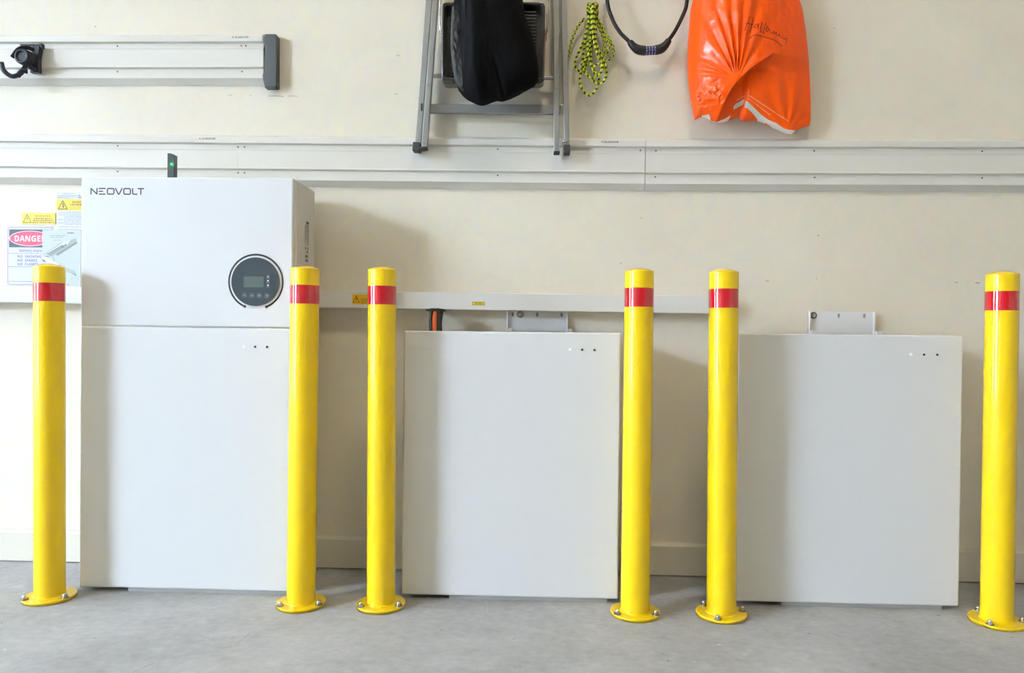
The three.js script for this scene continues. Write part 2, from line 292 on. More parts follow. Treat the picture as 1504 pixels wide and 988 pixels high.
// ---------------------------------------------------------------- wall brackets above the two free-standing cabinets
function bracket(label, c, top, bottom, w, boltX, slots) {
  const t = thing('wall_bracket', label, 'bracket', [c[0], 0, 0], 'steel brackets fixing the free-standing cabinets to the wall');
  const s = new THREE.Shape(); s.moveTo(-w / 2, bottom); s.lineTo(w / 2, bottom); s.lineTo(w / 2, top); s.lineTo(-w / 2, top); s.closePath();
  for (const x of slots) { const h = new THREE.Path(); h.absellipse(x, top - 0.0135, 0.0042, 0.0078, 0, Math.PI * 2, true); s.holes.push(h); }
  part('back_plate', new THREE.ExtrudeGeometry(s, { depth: 0.0025, bevelEnabled: false, curveSegments: 20 }).translate(0, 0, 0.002), coat, t);
  for (const x of slots) part('slot_backing', new THREE.CircleGeometry(0.008, 20), groove, t, [x, top - 0.0135, 0.0012]);
  for (const k of [-1, 1]) {
    const x = k * w / 2;
    part('side_flange', rbox(x - 0.002, x + 0.002, bottom, top, 0.002, 0.016, 0.0008, 1), coat, t);
    part('foot', rbox(Math.min(x, x + 0.016), Math.max(x, x + 0.016), bottom - 0.001, bottom + 0.011, 0.002, 0.034, 0.001, 1), coat, t);
  }
  part('washer', new THREE.CylinderGeometry(0.0115, 0.0115, 0.002, 28).rotateX(Math.PI / 2), darkSteel, t, [boltX, top - 0.0135, 0.0055]);
  part('bolt', [new THREE.CylinderGeometry(0.0068, 0.0068, 0.006, 6).rotateX(Math.PI / 2), new THREE.CylinderGeometry(0.0035, 0.0035, 0.012, 14).rotateX(Math.PI / 2)], steel, t, [boltX, top - 0.0135, 0.0095]);
}
{
  const off = (p, c) => p[0] - c[0], c2 = [-0.0012, 0.8657, 0.004], c3 = [1.0051, 0.876, 0.004];
  bracket('white steel wall bracket above the middle battery, tucked under the cable trunking', c2, [-0.0014, 0.8817, 0.004][1], 0.811, 0.2, off([-0.0584, 0.864, 0.004], c2), [[-0.0836, 0.8648, 0.004], [-0.0012, 0.8657, 0.004], [0.081, 0.8665, 0.004]].map((p) => off(p, c2)));
  bracket('white steel wall bracket above the right end battery, fully in the open', c3, [1.0038, 0.8884, 0.004][1], 0.814, 0.211, off([0.9139, 0.8728, 0.004], c3), [[0.9974, 0.8736, 0.004], [1.0806, 0.8745, 0.004]].map((p) => off(p, c3)));
}

// ---------------------------------------------------------------- bollards
const RB = 0.0416, RF = 0.0718;
function makeBollard(label) {
  const t = thing('bollard', label, 'bollard', [0, 0, 0]);
  const prof = [[RB, 0.009], [RB, 0.9835], [RB - 0.0004, 0.9862]];
  part('post', new THREE.LatheGeometry(prof.map(([r, y]) => new THREE.Vector2(r, y)), 96), yellow, t);
  const cap = [[RB - 0.0002, 0.9858], [RB, 0.9872], [RB - 0.0012, 0.9892]]; for (let i = 1; i <= 10; i++) { const a = i / 10; cap.push([Math.max(1e-5, (RB - 0.0012) * (1 - a)), 0.9892 + 0.0095 * Math.sin(a * Math.PI / 2)]); }
  part('domed_cap', new THREE.LatheGeometry(cap.map(([r, y]) => new THREE.Vector2(r, y)), 96), yellow, t);
  part('red_band', new THREE.LatheGeometry([[RB, 0.8857], [RB + 0.0005, 0.8857 + 0.0004], [RB + 0.0005, 0.9398 - 0.0004], [RB, 0.9398]].map(([r, y]) => new THREE.Vector2(r, y)), 96), red, t, null, 'glossy red warning band');
  part('base_plate', new THREE.LatheGeometry([[0, 0], [RF, 0], [RF, 0.0082], [RF - 0.0018, 0.01], [0, 0.01]].map(([r, y]) => new THREE.Vector2(r, y)), 96), yellow, t);
  part('weld', new THREE.TorusGeometry(RB + 0.0005, 0.0026, 10, 96).rotateX(Math.PI / 2), yellow, t, [0, 0.0105, 0]);
  for (let i = 0; i < 3; i++) {
    const a = i * Math.PI * 2 / 3, x = 0.0632 * Math.cos(a), z = 0.0632 * Math.sin(a);
    const b = part('anchor_bolt', [new THREE.CylinderGeometry(0.0074, 0.0078, 0.0065, 6).translate(0, 0.0145, 0), new THREE.SphereGeometry(0.0066, 18, 8, 0, Math.PI * 2, 0, Math.PI / 2).translate(0, 0.0174, 0)], steel, t, [x, 0, z]);
    part('washer', new THREE.CylinderGeometry(0.0106, 0.0108, 0.0018, 28), darkSteel, b, [0, 0.0109, 0]);
  }
  return t;
}
const bollard = makeBollard('x');
const rowB = [
  [-1.4486, 0.3330, -0.0065, 139, 'yellow bollard with red band at the left edge, in front of the warning signs'],
  [-0.6874, 0.3375, 0.0037, 140, 'yellow bollard with red band at the right corner of the inverter tower'],
  [-0.4516, 0.3304, -0.0054, 144, 'yellow bollard with red band just left of the middle battery'],
  [0.2914, 0.3449, 0.0005, 149, 'yellow bollard with red band just right of the middle battery'],
  [0.5398, 0.3407, -0.0062, 112, 'yellow bollard with red band at the left side of the right end battery'],
  [1.316, 0.344, -0.0009, 136, 'yellow bollard with red band at the far right edge of the row'],
];
rowB.forEach(([x, z, lean, turn, label], i) => {
  const o = i ? bollard.clone() : bollard;
  if (i) { o.name = numbered('bollard'); scene.add(o); }
  o.userData = { label, category: 'bollard', group: 'yellow bollards standing in front of the battery cabinets' };
  o.position.set(x, 0, z); o.rotation.order = 'ZYX'; o.rotation.set(0, -turn * Math.PI / 180, -lean);
});

// ---------------------------------------------------------------- slotted storage rails on the wall
function railGeometry(L, h = 0.1735) {           // slat profile: bevelled lips over two recessed tracks; runs from x = 0 to L, y from 0 to h
  const s = new THREE.Shape(), P2 = [[0, 0], [0.004, 0], [0.021, 0.019], [0.021, 0.033], [0.0135, 0.0345], [0.0135, 0.052], [0.0225, 0.0555], [0.0225, 0.059], [0.0175, 0.061], [0.0175, 0.1165], [0.0185, 0.121], [0.0135, 0.122], [0.0135, 0.1385], [0.0235, 0.142], [0.0235, 0.160], [0.018, 0.1655], [0.004, h - 0.001], [0, h]];
  P2.forEach(([z, y], i) => i ? s.lineTo(z, y) : s.moveTo(z, y)); s.closePath();
  return new THREE.ExtrudeGeometry(s, { depth: L, bevelEnabled: false }).rotateY(-Math.PI / 2).translate(L, 0, 0);
}
const brandSheet = canvasTexture(256, 40, (x, W, H) => { x.clearRect(0, 0, W, H); x.fillStyle = 'rgba(60,58,52,0.85)'; x.font = 'italic bold 34px sans-serif'; x.textBaseline = 'middle'; x.beginPath(); x.moveTo(8, 20); x.lineTo(34, 8); x.lineTo(28, 20); x.lineTo(34, 32); x.closePath(); x.fill(); x.fillText('GLADIATOR', 44, 21, 205); });
const brandMat = new THREE.MeshStandardMaterial({ map: brandSheet, transparent: true, roughness: 0.5, name: 'rail_print' });
function rail(label, a, b, screws, mark) {       // a, b: lower corners
  const t = thing('storage_rail', label, 'storage rail', [a[0], a[1], 0]), L = Math.hypot(b[0] - a[0], b[1] - a[1]);
  t.rotation.z = Math.atan2(b[1] - a[1], b[0] - a[0]);
  const inv2 = (q) => t.worldToLocal(V(q)); t.updateMatrixWorld();
  part('slotted_panel', railGeometry(L), railPlastic, t);
  for (const q of screws) {
    const l = inv2(q), y = l.y > 0.085 ? 0.1305 : 0.0435;
    const sc = part('screw', new THREE.CylinderGeometry(0.0023, 0.0027, 0.0014, 16).rotateX(Math.PI / 2), darkSteel, t, [l.x, y, 0.0142]);
    part('screw_slot', box(-0.0016, 0.0016, -0.0004, 0.0004, 0, 0.0002), black, sc, [0, 0, 0.0007]);
  }
  if (mark) { const l = inv2(mark); part('lettering', new THREE.PlaneGeometry(0.064, 0.01), brandMat, t, [l.x, 0.1555, 0.0239], 'tiny slanted maker lettering'); }
  return t;
}
{
  const up = rail('short upper storage rail on the wall with a dark end cap', [-2.86, 1.637, 0], [-0.935, 1.636, 0.0], [[-1.4385, 1.7646, 0.014], [-1.4379, 1.6801, 0.014], [-1.0112, 1.7622, 0.014], [-0.996, 1.7622, 0.014], [-1.0082, 1.6762, 0.014]], [-1.0102, 1.7954, 0.02]);
  const q = (p) => up.worldToLocal(V(p)), s = new THREE.Shape();
  up.updateMatrixWorld();
  const o = [[-0.9239, 1.7992, 0.03], [-0.8892, 1.7991, 0.03], [-0.8857, 1.7945, 0.03], [-0.8844, 1.626, 0.03], [-0.889, 1.6224, 0.03], [-0.9237, 1.6224, 0.03]].map(q);
  const left = [[-0.9294, 1.6466, 0.03], [-0.9298, 1.6671, 0.03], [-0.922, 1.6785, 0.03], [-0.9218, 1.683, 0.03], [-0.9224, 1.7513, 0.03], [-0.9229, 1.7559, 0.03], [-0.9295, 1.7696, 0.03], [-0.9296, 1.7832, 0.03]].map(q);
  [...o, ...left].forEach((p, i) => i ? s.lineTo(p.x, p.y) : s.moveTo(p.x, p.y)); s.closePath();
  part('end_cap', new THREE.ExtrudeGeometry(s, { depth: 0.024, bevelEnabled: true, bevelSize: 0.003, bevelThickness: 0.005, bevelSegments: 3, bevelOffset: -0.002 }), capPlastic, up, [0, 0, 0.002], 'dark grey moulded end cap');
  const j1 = [-1.0194, 1.3215, 0.0], j1y = 1.2947, j2 = 0.3512;
  rail('long lower storage rail behind the inverter top, left length up to the faint joint', [-2.86, 1.306, 0], [j1[0], j1y, 0], [[-1.4359, 1.4249, 0.014], [-1.4354, 1.3402, 0.014], [-1.0201, 1.4222, 0.014], [-1.0194, 1.337, 0.014]], [-1.1208, 1.4561, 0.02]);
  rail('long lower storage rail under the ladder, middle length between two joints', [j1[0] + 0.0008, j1y, 0], [j2 - 0.0013, 1.2862, 0], [[-0.9981, 1.4222, 0.014], [-0.9974, 1.3371, 0.014], [-0.1394, 1.4152, 0.014], [-0.1385, 1.3311, 0.014], [0.3353, 1.413, 0.014]], [0.234, 1.4451, 0.02]);
  rail('long lower storage rail at the right, below the orange bag', [j2 + 0.0013, 1.2856, 0], [2.6, 1.2875, 0], [[0.387, 1.412, 0.014], [0.3859, 1.3263, 0.014], [0.9058, 1.4111, 0.014], [0.9087, 1.3283, 0.014], [1.4477, 1.4126, 0.014], [1.4491, 1.3281, 0.014]]);
}
{ // black hook clipped into the upper rail
  const t = thing('rail_hook', 'black hook clipped into the left end of the upper storage rail', 'hook', [0, 0, 0]);
  part('mounting_plate', new THREE.ExtrudeGeometry((() => { const s = new THREE.Shape(); [[-1.7129, 1.7577, 0.03], [-1.6904, 1.7542, 0.03], [-1.6961, 1.7139, 0.03], [-1.6947, 1.669, 0.03], [-1.7207, 1.6691, 0.03], [-1.7138, 1.7094, 0.03]].forEach((p, i) => i ? s.lineTo(p[0], p[1]) : s.moveTo(p[0], p[1])); s.closePath(); return s; })(), { depth: 0.016, bevelEnabled: true, bevelSize: 0.0015, bevelThickness: 0.002, bevelSegments: 2 }), hookPlastic, t, [0, 0, 0.026]);
  part('clip', rbox([-1.6928, 1.7554, 0.03][0], [-1.6845, 1.7554, 0.03][0], [-1.6892, 1.7508, 0.03][1], [-1.6893, 1.7669, 0.03][1], 0.0245, 0.04, 0.001, 1), hookPlastic, t);
  part('clip', rbox([-1.765, 1.7555, 0.03][0], [-1.6869, 1.7554, 0.03][0], [-1.6893, 1.7623, 0.03][1], [-1.6893, 1.7662, 0.03][1], 0.0245, 0.034, 0.001, 1), hookPlastic, t);
  const h = [-1.7268, 1.7099, 0.06];
  part('pivot', [new THREE.CylinderGeometry(0.026, 0.029, 0.05, 32).rotateX(Math.PI / 2), new THREE.TorusGeometry(0.02, 0.005, 10, 36).translate(0, 0, 0.025)], hookPlastic, t, [h[0], h[1], 0.05]);
  part('arm', [tube([[-1.702, 1.6718, 0.045], [-1.7196, 1.6848, 0.06], [-1.7357, 1.654, 0.07], [-1.7599, 1.6433, 0.075], [-1.7842, 1.6597, 0.08], [-1.7937, 1.6868, 0.08]], 0.0075, 40, 12), tube([[-1.7449, 1.645, 0.07], [-1.7287, 1.6631, 0.07], [-1.716, 1.6626, 0.065]], 0.008, 16, 10)], hookPlastic, t);
  part('arm', tube([[-1.7106, 1.7424, 0.04], [-1.7224, 1.7478, 0.05], [-1.748, 1.7395, 0.06], [-1.7639, 1.7085, 0.07]], 0.007, 24, 12), hookPlastic, t);
}

// ---------------------------------------------------------------- signs and labels on the wall at the left
function sign(name, label, category, c, w, h, W, draw, z = 0.002, thick = 0.0016) {
  const t = thing(name, label, category, [c[0], c[1], 0]);
  part('backing', rbox(-w / 2, w / 2, -h / 2, h / 2, z - 0.002, z - 0.002 + thick, 0.0005, 1), mat(0.85, 0.85, 0.86, 0.5, { name: 'sheet' }), t);
  const [g, m] = print(w - 0.0006, h - 0.0006, W, draw, 0.5);
  part('printed_face', g, m, t, [0, 0, z - 0.002 + thick + 0.0004]);
  return t;
}
const greek = (x, seed, rows, x0, x1, h, color) => { const r = rng(seed); x.fillStyle = color; for (const [y, a = x0, b = x1] of rows) for (let u = a; u < b;) { const w = Math.min(b - u, h * (0.5 + r() * 2)); x.fillRect(u, y, w, h); u += w + h * 0.6; } };
const triangle = (x, cx, top, bot, half, icon) => {
  x.strokeStyle = '#3a2604'; x.lineWidth = 10; x.lineJoin = 'round'; x.beginPath(); x.moveTo(cx, top); x.lineTo(cx + half, bot); x.lineTo(cx - half, bot); x.closePath(); x.stroke();
  x.fillStyle = '#2a1c05'; const m = (top * 0.45 + bot * 0.55);
  if (icon) { x.beginPath(); x.moveTo(cx + 2, m - 32); x.lineTo(cx - 9, m + 6); x.lineTo(cx + 1, m + 4); x.lineTo(cx - 4, m + 34); x.lineTo(cx + 11, m - 4); x.lineTo(cx + 1, m - 2); x.lineTo(cx + 9, m - 32); x.closePath(); x.fill(); }
  else { x.lineWidth = 13; x.beginPath(); x.moveTo(cx - 4, m - 24); x.lineTo(cx + 8, m - 4); x.lineTo(cx + 8, m + 30); x.stroke(); x.lineWidth = 6; x.beginPath(); x.moveTo(cx - 12, m + 22); x.lineTo(cx - 6, m + 4); x.stroke(); }
};
sign('label_plate', 'small white printed label above the upper yellow warning sticker', 'label', [-1.596, 1.261, 0.002], 0.118, 0.0225, 420, (x, W, H) => {
  x.fillStyle = '#d8dae0'; x.fillRect(0, 0, W, H); x.fillStyle = '#6b7386'; x.font = '19px sans-serif'; x.fillText('BATTERY SUPPLY', 84, 27, 180);
  greek(x, 4, [[42, 12, 260], [62, 12, 150]], 0, 0, 9, '#7a839c'); x.fillStyle = '#3a48b4'; for (const [u, y, w, h] of [[272, 34, 16, 14], [292, 38, 10, 10], [266, 60, 8, 10], [280, 56, 14, 16], [298, 58, 10, 14]]) x.fillRect(u, y, w, h);
});
sign('warning_sign', 'yellow warning sticker partly hidden behind the inverter, above the white instruction sheet', 'warning sign', [-1.5827, 1.228, 0.002], 0.146, 0.0385, 500, (x, W, H) => {
  x.fillStyle = '#d8bf30'; x.fillRect(0, 0, W, H); triangle(x, 75, 16, 112, 54, false);
  x.fillStyle = '#4a3206'; x.font = 'bold 34px sans-serif'; x.fillText('WARNING', 186, 42, 190); greek(x, 5, [[54, 165, 400]], 0, 0, 13, '#4a3408'); x.fillStyle = '#d8ae18'; x.fillRect(150, 74, 330, 3); greek(x, 6, [[86, 155, 470], [104, 155, 440]], 0, 0, 8, '#a8861c');
});
sign('warning_sign', 'yellow warning sticker above the danger sign, fully visible beside the first bollard', 'warning sign', [-1.7171, 1.1813, 0.002], 0.1215, 0.0395, 500, (x, W, H) => {
  x.fillStyle = '#dac53e'; x.fillRect(0, 0, W, H); x.fillStyle = '#5c4a1c'; x.fillRect(W - 14, 0, 14, H); triangle(x, 78, 24, 138, 58, true);
  x.fillStyle = '#4a3206'; x.font = 'bold 38px sans-serif'; x.fillText('W A R N I N G', 195, 58, 225); greek(x, 7, [[74, 178, 440], [102, 165, 455], [130, 155, 470]], 0, 0, 14, '#4a3408');
});
sign('instruction_sheet', 'white shutdown procedure sheet beside the inverter, under the yellow sticker', 'sign', [-1.5716, 1.1604, 0.002], 0.166, 0.098, 560, (x, W, H) => {
  x.fillStyle = '#d8dade'; x.fillRect(0, 0, W, H); x.fillStyle = '#737b8c'; x.font = '27px sans-serif'; x.fillText('SHUTDOWN PROCEDURE', 24, 36, 330);
  greek(x, 9, [[46, 20, 400], [64, 90, 520], [82, 90, 420], [102, 15, 500], [120, 90, 540], [140, 15, 500], [158, 90, 420], [186, 20, 330], [216, 20, 400]], 0, 0, 8, '#868fa0');
});
{
  const c = [-1.7481, 1.0528, 0.002], w = 0.1605, h = 0.204;
  sign('danger_sign', 'white danger sign with a red oval, half hidden behind the first bollard', 'danger sign', c, w, h, 860, (x, W, H) => {
    x.fillStyle = '#d4d5e0'; x.fillRect(0, 0, W, H); x.strokeStyle = '#7a70b0'; x.lineWidth = 9; x.beginPath(); x.roundRect(12, 22, W - 24, H - 40, 34); x.stroke();
    x.fillStyle = '#14162c'; x.fillRect(34, 61, W - 68, 331);
    x.fillStyle = '#fbeff4'; x.beginPath(); x.ellipse(W / 2, 226, 394, 142, 0, 0, 7); x.fill(); x.fillStyle = '#cc3254'; x.beginPath(); x.ellipse(W / 2, 226, 382, 130, 0, 0, 7); x.fill();
    x.fillStyle = '#ffffff'; x.font = 'bold 150px sans-serif'; x.textAlign = 'center'; x.textBaseline = 'middle'; x.fillText('DANGER', W / 2, 230, 650);
    x.fillStyle = '#6a66a4'; for (const y of [500, 748, 1018]) x.fillRect(20, y, W - 40, 8); x.textAlign = 'left'; x.fillStyle = '#565880'; x.font = 'bold 74px sans-serif'; x.fillText('battery explosion', 226, 449, 570);
    x.font = 'bold 68px sans-serif'; ['SMOKING', 'SPARKS', 'FLAMES'].forEach((t, i) => { x.fillText('NO', 190, 560 + i * 72, 110); x.fillText(t, 330, 560 + i * 72, 320); });
  });
}
{
  const c = [-1.6299, 1.0397, 0.014], w = 0.134, h = 0.202, t = thing('manual', 'white instruction booklet with a cover picture, between the first bollard and the inverter', 'booklet', [c[0], c[1], 0]);
  part('pages', rbox(-w / 2, w / 2, -h / 2, h / 2, 0.0045, 0.013, 0.0008, 1), mat(0.8, 0.8, 0.8, 0.6, { name: 'paper' }), t);
  part('bottom_binding', rbox(-w / 2 - 0.0004, w / 2 + 0.0004, -h / 2 - 0.003, -h / 2 + 0.0005, 0.004, 0.0138, 0.0005, 1), black, t);
  const [g, m] = print(w, h, 560, (x, W, H) => {
    x.fillStyle = '#bec8c5'; x.fillRect(0, 0, W, H); const k = W / 57.2, q = (px, py) => [(px - 61.4) * k, (py - 338) * k];
    const poly = (col, ...p) => { x.fillStyle = col; x.beginPath(); p.forEach((a, i) => { const b = q(...a); i ? x.lineTo(...b) : x.moveTo(...b); }); x.closePath(); x.fill(); };
    greek(x, 11, [[q(0, 345.4)[1], q(73, 0)[0], q(96, 0)[0]], [q(0, 348)[1], q(73, 0)[0], q(92, 0)[0]]], 0, 0, 14, '#8f9a98'); greek(x, 12, [[q(0, 352.4)[1], q(78, 0)[0], q(89, 0)[0]]], 0, 0, 9, '#78827f'); greek(x, 13, [[q(0, 341.6)[1], q(99, 0)[0], q(109, 0)[0]]], 0, 0, 14, '#3a4246');
    poly('#98a19f', [63, 374], [88, 357], [112, 350], [113, 357], [80, 375], [64, 380]); poly('#d0d8d5', [62, 376], [92, 356], [104, 352], [98, 360], [70, 375]); poly('#7d8683', [66, 374], [90, 360], [96, 362], [76, 374]); poly('#747d7b', [82, 373], [112, 355], [114, 357], [84, 376]);
    x.strokeStyle = '#4c5654'; x.lineWidth = 9; x.beginPath(); x.arc(...q(92, 362), 15, 0, 7); x.stroke(); poly('#4c5654', [94, 360], [97, 358.4], [98, 360], [95, 361.6]);
    x.strokeStyle = '#8d9795'; x.lineWidth = 10; x.beginPath(); x.arc(...q(72.5, 381), 62, 3.5, 6.8); x.stroke();
    poly('#f4f7f6', [59, 377], [66, 377], [86, 388], [83, 392], [62, 385]); poly('#66706d', [60, 379], [66, 382.5], [67, 386], [60, 383]); poly('#a9b3b0', [86, 388], [111, 398], [112, 403], [100, 400], [86, 393]); poly('#8a9491', [103, 399], [112, 402], [113, 406], [108, 403]);
    greek(x, 14, [[q(0, 408)[1], q(105, 0)[0], q(107, 0)[0]], [q(0, 416.6)[1], q(99, 0)[0], q(103, 0)[0]]], 0, 0, 12, '#828c8a');
  }, 0.35);
  part('front_page', g, m, t, [0, 0, 0.0136], 'glossy pale cover with a grey picture');
}

// ---------------------------------------------------------------- folded step ladder hanging on the wall
const TOPY = 2.16;
{
  const t = thing('step_ladder', 'folded grey aluminium step ladder hanging feet down on the wall', 'ladder', [0, 0, 0]);
  const up = (a, b, z) => { const k = (TOPY - a[1]) / (b[1] - a[1]); return [a[0] + (b[0] - a[0]) * k, TOPY, z]; };
  const legs = [[[-0.4005, 1.4273, 0.045], [-0.3731, 1.8432, 0.045], 0.0195, 0.028, .045], [[-0.3792, 1.4148, 0.05], [-0.3513, 1.841, 0.05], 0.0185, 0.025, .05], [[0.0564, 1.4003, 0.05], [0.0505, 1.8395, 0.05], 0.0178, 0.025, .05], [[0.0899, 1.4194, 0.045], [0.0765, 1.8416, 0.045], 0.0178, 0.028, .045]];
  for (const [a, b, w, d, z] of legs) {
    const e = up(a, b, z), l = part('leg', bar([a[0], a[1], z], e, w, d), alu, t);
    const dir = V(e).sub(V([a[0], a[1], z])).normalize(), side = new THREE.Vector3(dir.y, -dir.x, 0);
    for (const k of [0.006, 0.2]) { const q = V([a[0], a[1], z]).addScaledVector(dir, k + 0.004); part('rivet', new THREE.CylinderGeometry(0.0019, 0.0019, 0.0012, 12).rotateX(Math.PI / 2).translate(q.x, q.y, z + d / 2 + 0.0002), darkSteel, l); }
    void side;
  }
  const foot = (c, w, h, z, tilt = 0) => { const m = part('foot', new RoundedBoxGeometry(w, h, 0.036, 3, 0.003), rubber, t, [c[0], c[1], z]); m.rotation.z = tilt; };
  foot([-0.4054, 1.4165, 0.045], 0.025, 0.03, 0.045, -0.08); foot([-0.3819, 1.4112, 0.05], 0.025, 0.008, 0.05, 0.12); foot([0.0566, 1.3989, 0.05], 0.021, 0.007, 0.05); foot([0.0904, 1.4091, 0.045], 0.0215, 0.029, 0.045);
  part('lock_tab', rbox([0.0886, 1.4338, 0.05][0] - 0.012, [0.0886, 1.4338, 0.05][0] + 0.006, [0.0886, 1.4305, 0.05][1], [0.0886, 1.4361, 0.05][1], 0.058, 0.064, 0.0008, 1), steel, t).rotation.z = 0;
  const c0 = [-0.3757, 1.5477, 0.034], c1 = [0.0767, 1.5439, 0.034];
  const lb = part('cross_bar', bar(c0, c1, 0.0305, 0.016, 0.003), aluDull, t);
  part('bar_end', rbox(c1[0] - 0.011, c1[0] + 0.0035, c1[1] - 0.016, c1[1] + 0.016, 0.028, 0.046, 0.002, 2), steel, lb);
  part('stay_rod', tube([[-0.3608, 1.6572, 0.034], [-0.1657, 1.6536, 0.034], [0.0508, 1.6501, 0.034]], 0.0068, 8, 16), alu, t);
  part('cross_bar', bar([legs[0][1][0] + 0.02, TOPY - 0.06, 0.034], [legs[3][1][0] - 0.01, TOPY - 0.06, 0.034], 0.05, 0.016, 0.003), aluDull, t);
  part('strut', tube([[0.0191, 1.8612, 0.036], [0.0196, 1.8164, 0.036], [0.0179, 1.7716, 0.036]], 0.002, 6, 8), alu, t);
  part('spacer', rbox([-0.3892, 1.5586, 0.05][0] - 0.003, [-0.3892, 1.5586, 0.05][0] + 0.003, [-0.389, 1.5339, 0.05][1], [-0.3892, 1.5586, 0.05][1], 0.035, 0.06, 0.001, 1), rubber, t);
}
const hook = (label, x, y, z1) => { const t = thing('wall_hook', label, 'hook', [x, y, 0]); part('plate', rbox(-0.014, 0.014, -0.03, 0.03, 0, 0.004, 0.001, 1), darkSteel, t); part('prong', tube([[0, -0.01, 0.003], [0, -0.012, z1 * 0.5], [0, -0.008, z1], [0, 0.012, z1 + 0.008]], 0.0045, 20, 10), darkSteel, t); };
{
  const y = TOPY - 0.08;
  hook('dark steel wall hook above the frame carrying the ladder', [-0.1525, 1.9229, 0.0][0] - 0.1, y, 0.05);
}

// ---------------------------------------------------------------- black ribbed tray hanging in front of the ladder
{
  const c = [-0.1531, 1.7265, 0.085], w = 0.333, h = 0.262, z0 = 0.062, t = thing('plastic_tray', 'black plastic ribbed tray with a wire handle, hanging behind the black bag', 'tray', [c[0], [-0.1531, 1.6075, 0.085][1], 0]);
  const rr = (s, x0, x1, y0, y1, r) => { s.moveTo(x0 + r, y0); s.lineTo(x1 - r, y0); s.quadraticCurveTo(x1, y0, x1, y0 + r); s.lineTo(x1, y1 - r); s.quadraticCurveTo(x1, y1, x1 - r, y1); s.lineTo(x0 + r, y1); s.quadraticCurveTo(x0, y1, x0, y1 - r); s.lineTo(x0, y0 + r); s.quadraticCurveTo(x0, y0, x0 + r, y0); return s; };
  const wall = rr(new THREE.Shape(), -w / 2, w / 2, 0, h, 0.02); wall.holes.push(rr(new THREE.Path(), -w / 2 + 0.011, w / 2 - 0.011, 0.02, h - 0.011, 0.014));
  part('side_walls', new THREE.ExtrudeGeometry(wall, { depth: 0.042, bevelEnabled: true, bevelSize: 0.003, bevelThickness: 0.003, bevelSegments: 3, bevelOffset: -0.003, curveSegments: 12 }).translate(0, 0, z0), blackPlastic, t);
  part('tray_floor', rbox(-w / 2 + 0.008, w / 2 - 0.008, 0.018, h - 0.008, z0 + 0.001, z0 + 0.006, 0.001, 1), blackPlastic, t);
  const ribs = []; for (let y = 0.034; y < h - 0.02; y += 0.0105) ribs.push(new THREE.CapsuleGeometry(0.0034, w - 0.06, 4, 8).rotateZ(Math.PI / 2).translate(0, y, z0 + 0.02 + 0.014 * (y / h)));
  for (const m of ribs) part('rib', m, blackPlastic, t);
  part('rim', new THREE.TubeGeometry(new THREE.CatmullRomCurve3([[-w / 2 + 0.02, 0.017], [w / 2 - 0.02, 0.017], [w / 2 - 0.006, 0.03], [w / 2 - 0.005, h - 0.022], [w / 2 - 0.02, h - 0.006], [-w / 2 + 0.02, h - 0.006], [-w / 2 + 0.006, h - 0.02], [-w / 2 + 0.006, 0.03]].map(([x, y]) => new THREE.Vector3(x, y, z0 + 0.045)), true, 'catmullrom', 0.2), 160, 0.0028, 8, true), blackPlastic, t);
  const hw = w / 2 + 0.007;
  part('wire_handle', tube([[-hw + 0.004, 0.17, 0.085], [-hw, 0.185, 0.086], [-hw, 0.26, 0.086], [-hw + 0.02, 0.45, 0.075], [-0.05, 0.5, 0.06], [0.05, 0.5, 0.06], [hw - 0.02, 0.45, 0.075], [hw + 0.003, 0.26, 0.086], [hw + 0.003, 0.185, 0.086], [hw - 0.006, 0.165, 0.085]], 0.0022, 120, 8), steel, t, null, 'thin bright wire handle');
  for (const k of [-1, 1]) part('handle_clip', new THREE.TorusGeometry(0.004, 0.0016, 8, 18), darkSteel, t, [k * (hw - 0.002), 0.176, 0.086]);
  hook('dark steel wall hook above the frame carrying the tray handle', c[0], [-0.1531, 1.6075, 0.085][1] + 0.503, 0.062);
}

// ---------------------------------------------------------------- soft bags: a closed skin on a grid, front pushed out by a height function
function bag(xl, xr, yb, yt, zf, zback, nu = 150, nv = 150) {
  const pos = [], idx = [], at = (i, j, s) => s * (nu + 1) * (nv + 1) + j * (nu + 1) + i;
  for (const s of [0, 1]) for (let j = 0; j <= nv; j++) for (let i = 0; i <= nu; i++) {
    const u = i / nu, v = j / nv, y = yt + (yb(u) - yt) * v, x = xl(y) + (xr(y) - xl(y)) * u;
    const e = Math.pow(Math.max(0, 1 - Math.pow(Math.abs(2 * u - 1), 3.2)), 0.55) * Math.pow(Math.max(0, 1 - Math.pow(v, 9)), 0.5);
    pos.push(x, y, s ? zback - 0.01 * e : zback + (zf(x, y, u, v)) * e);
  }
  for (const s of [0, 1]) for (let j = 0; j < nv; j++) for (let i = 0; i < nu; i++) { const a = at(i, j, s), b = at(i + 1, j, s), c = at(i, j + 1, s), d = at(i + 1, j + 1, s); s ? idx.push(a, b, c, b, d, c) : idx.push(a, c, b, b, c, d); }
  const seam = (p, q) => { idx.push(at(...p, 0), at(...p, 1), at(...q, 0), at(...q, 0), at(...p, 1), at(...q, 1)); };
  for (let j = 0; j < nv; j++) { seam([0, j], [0, j + 1]); seam([nu, j + 1], [nu, j]); }
  for (let i = 0; i < nu; i++) { seam([i, nv], [i + 1, nv]); seam([i + 1, 0], [i, 0]); }
  const g = new THREE.BufferGeometry(); g.setAttribute('position', new THREE.Float32BufferAttribute(pos, 3)); g.setIndex(idx); g.computeVertexNormals(); return g;
}
const side = (rows) => table(rows.map((p) => [p[1], p[0]]));
const bottomOf = (rows) => { const x0 = rows[0][0], x1 = rows[rows.length - 1][0]; return table(rows.map((p) => [(p[0] - x0) / (x1 - x0), p[1]])); };
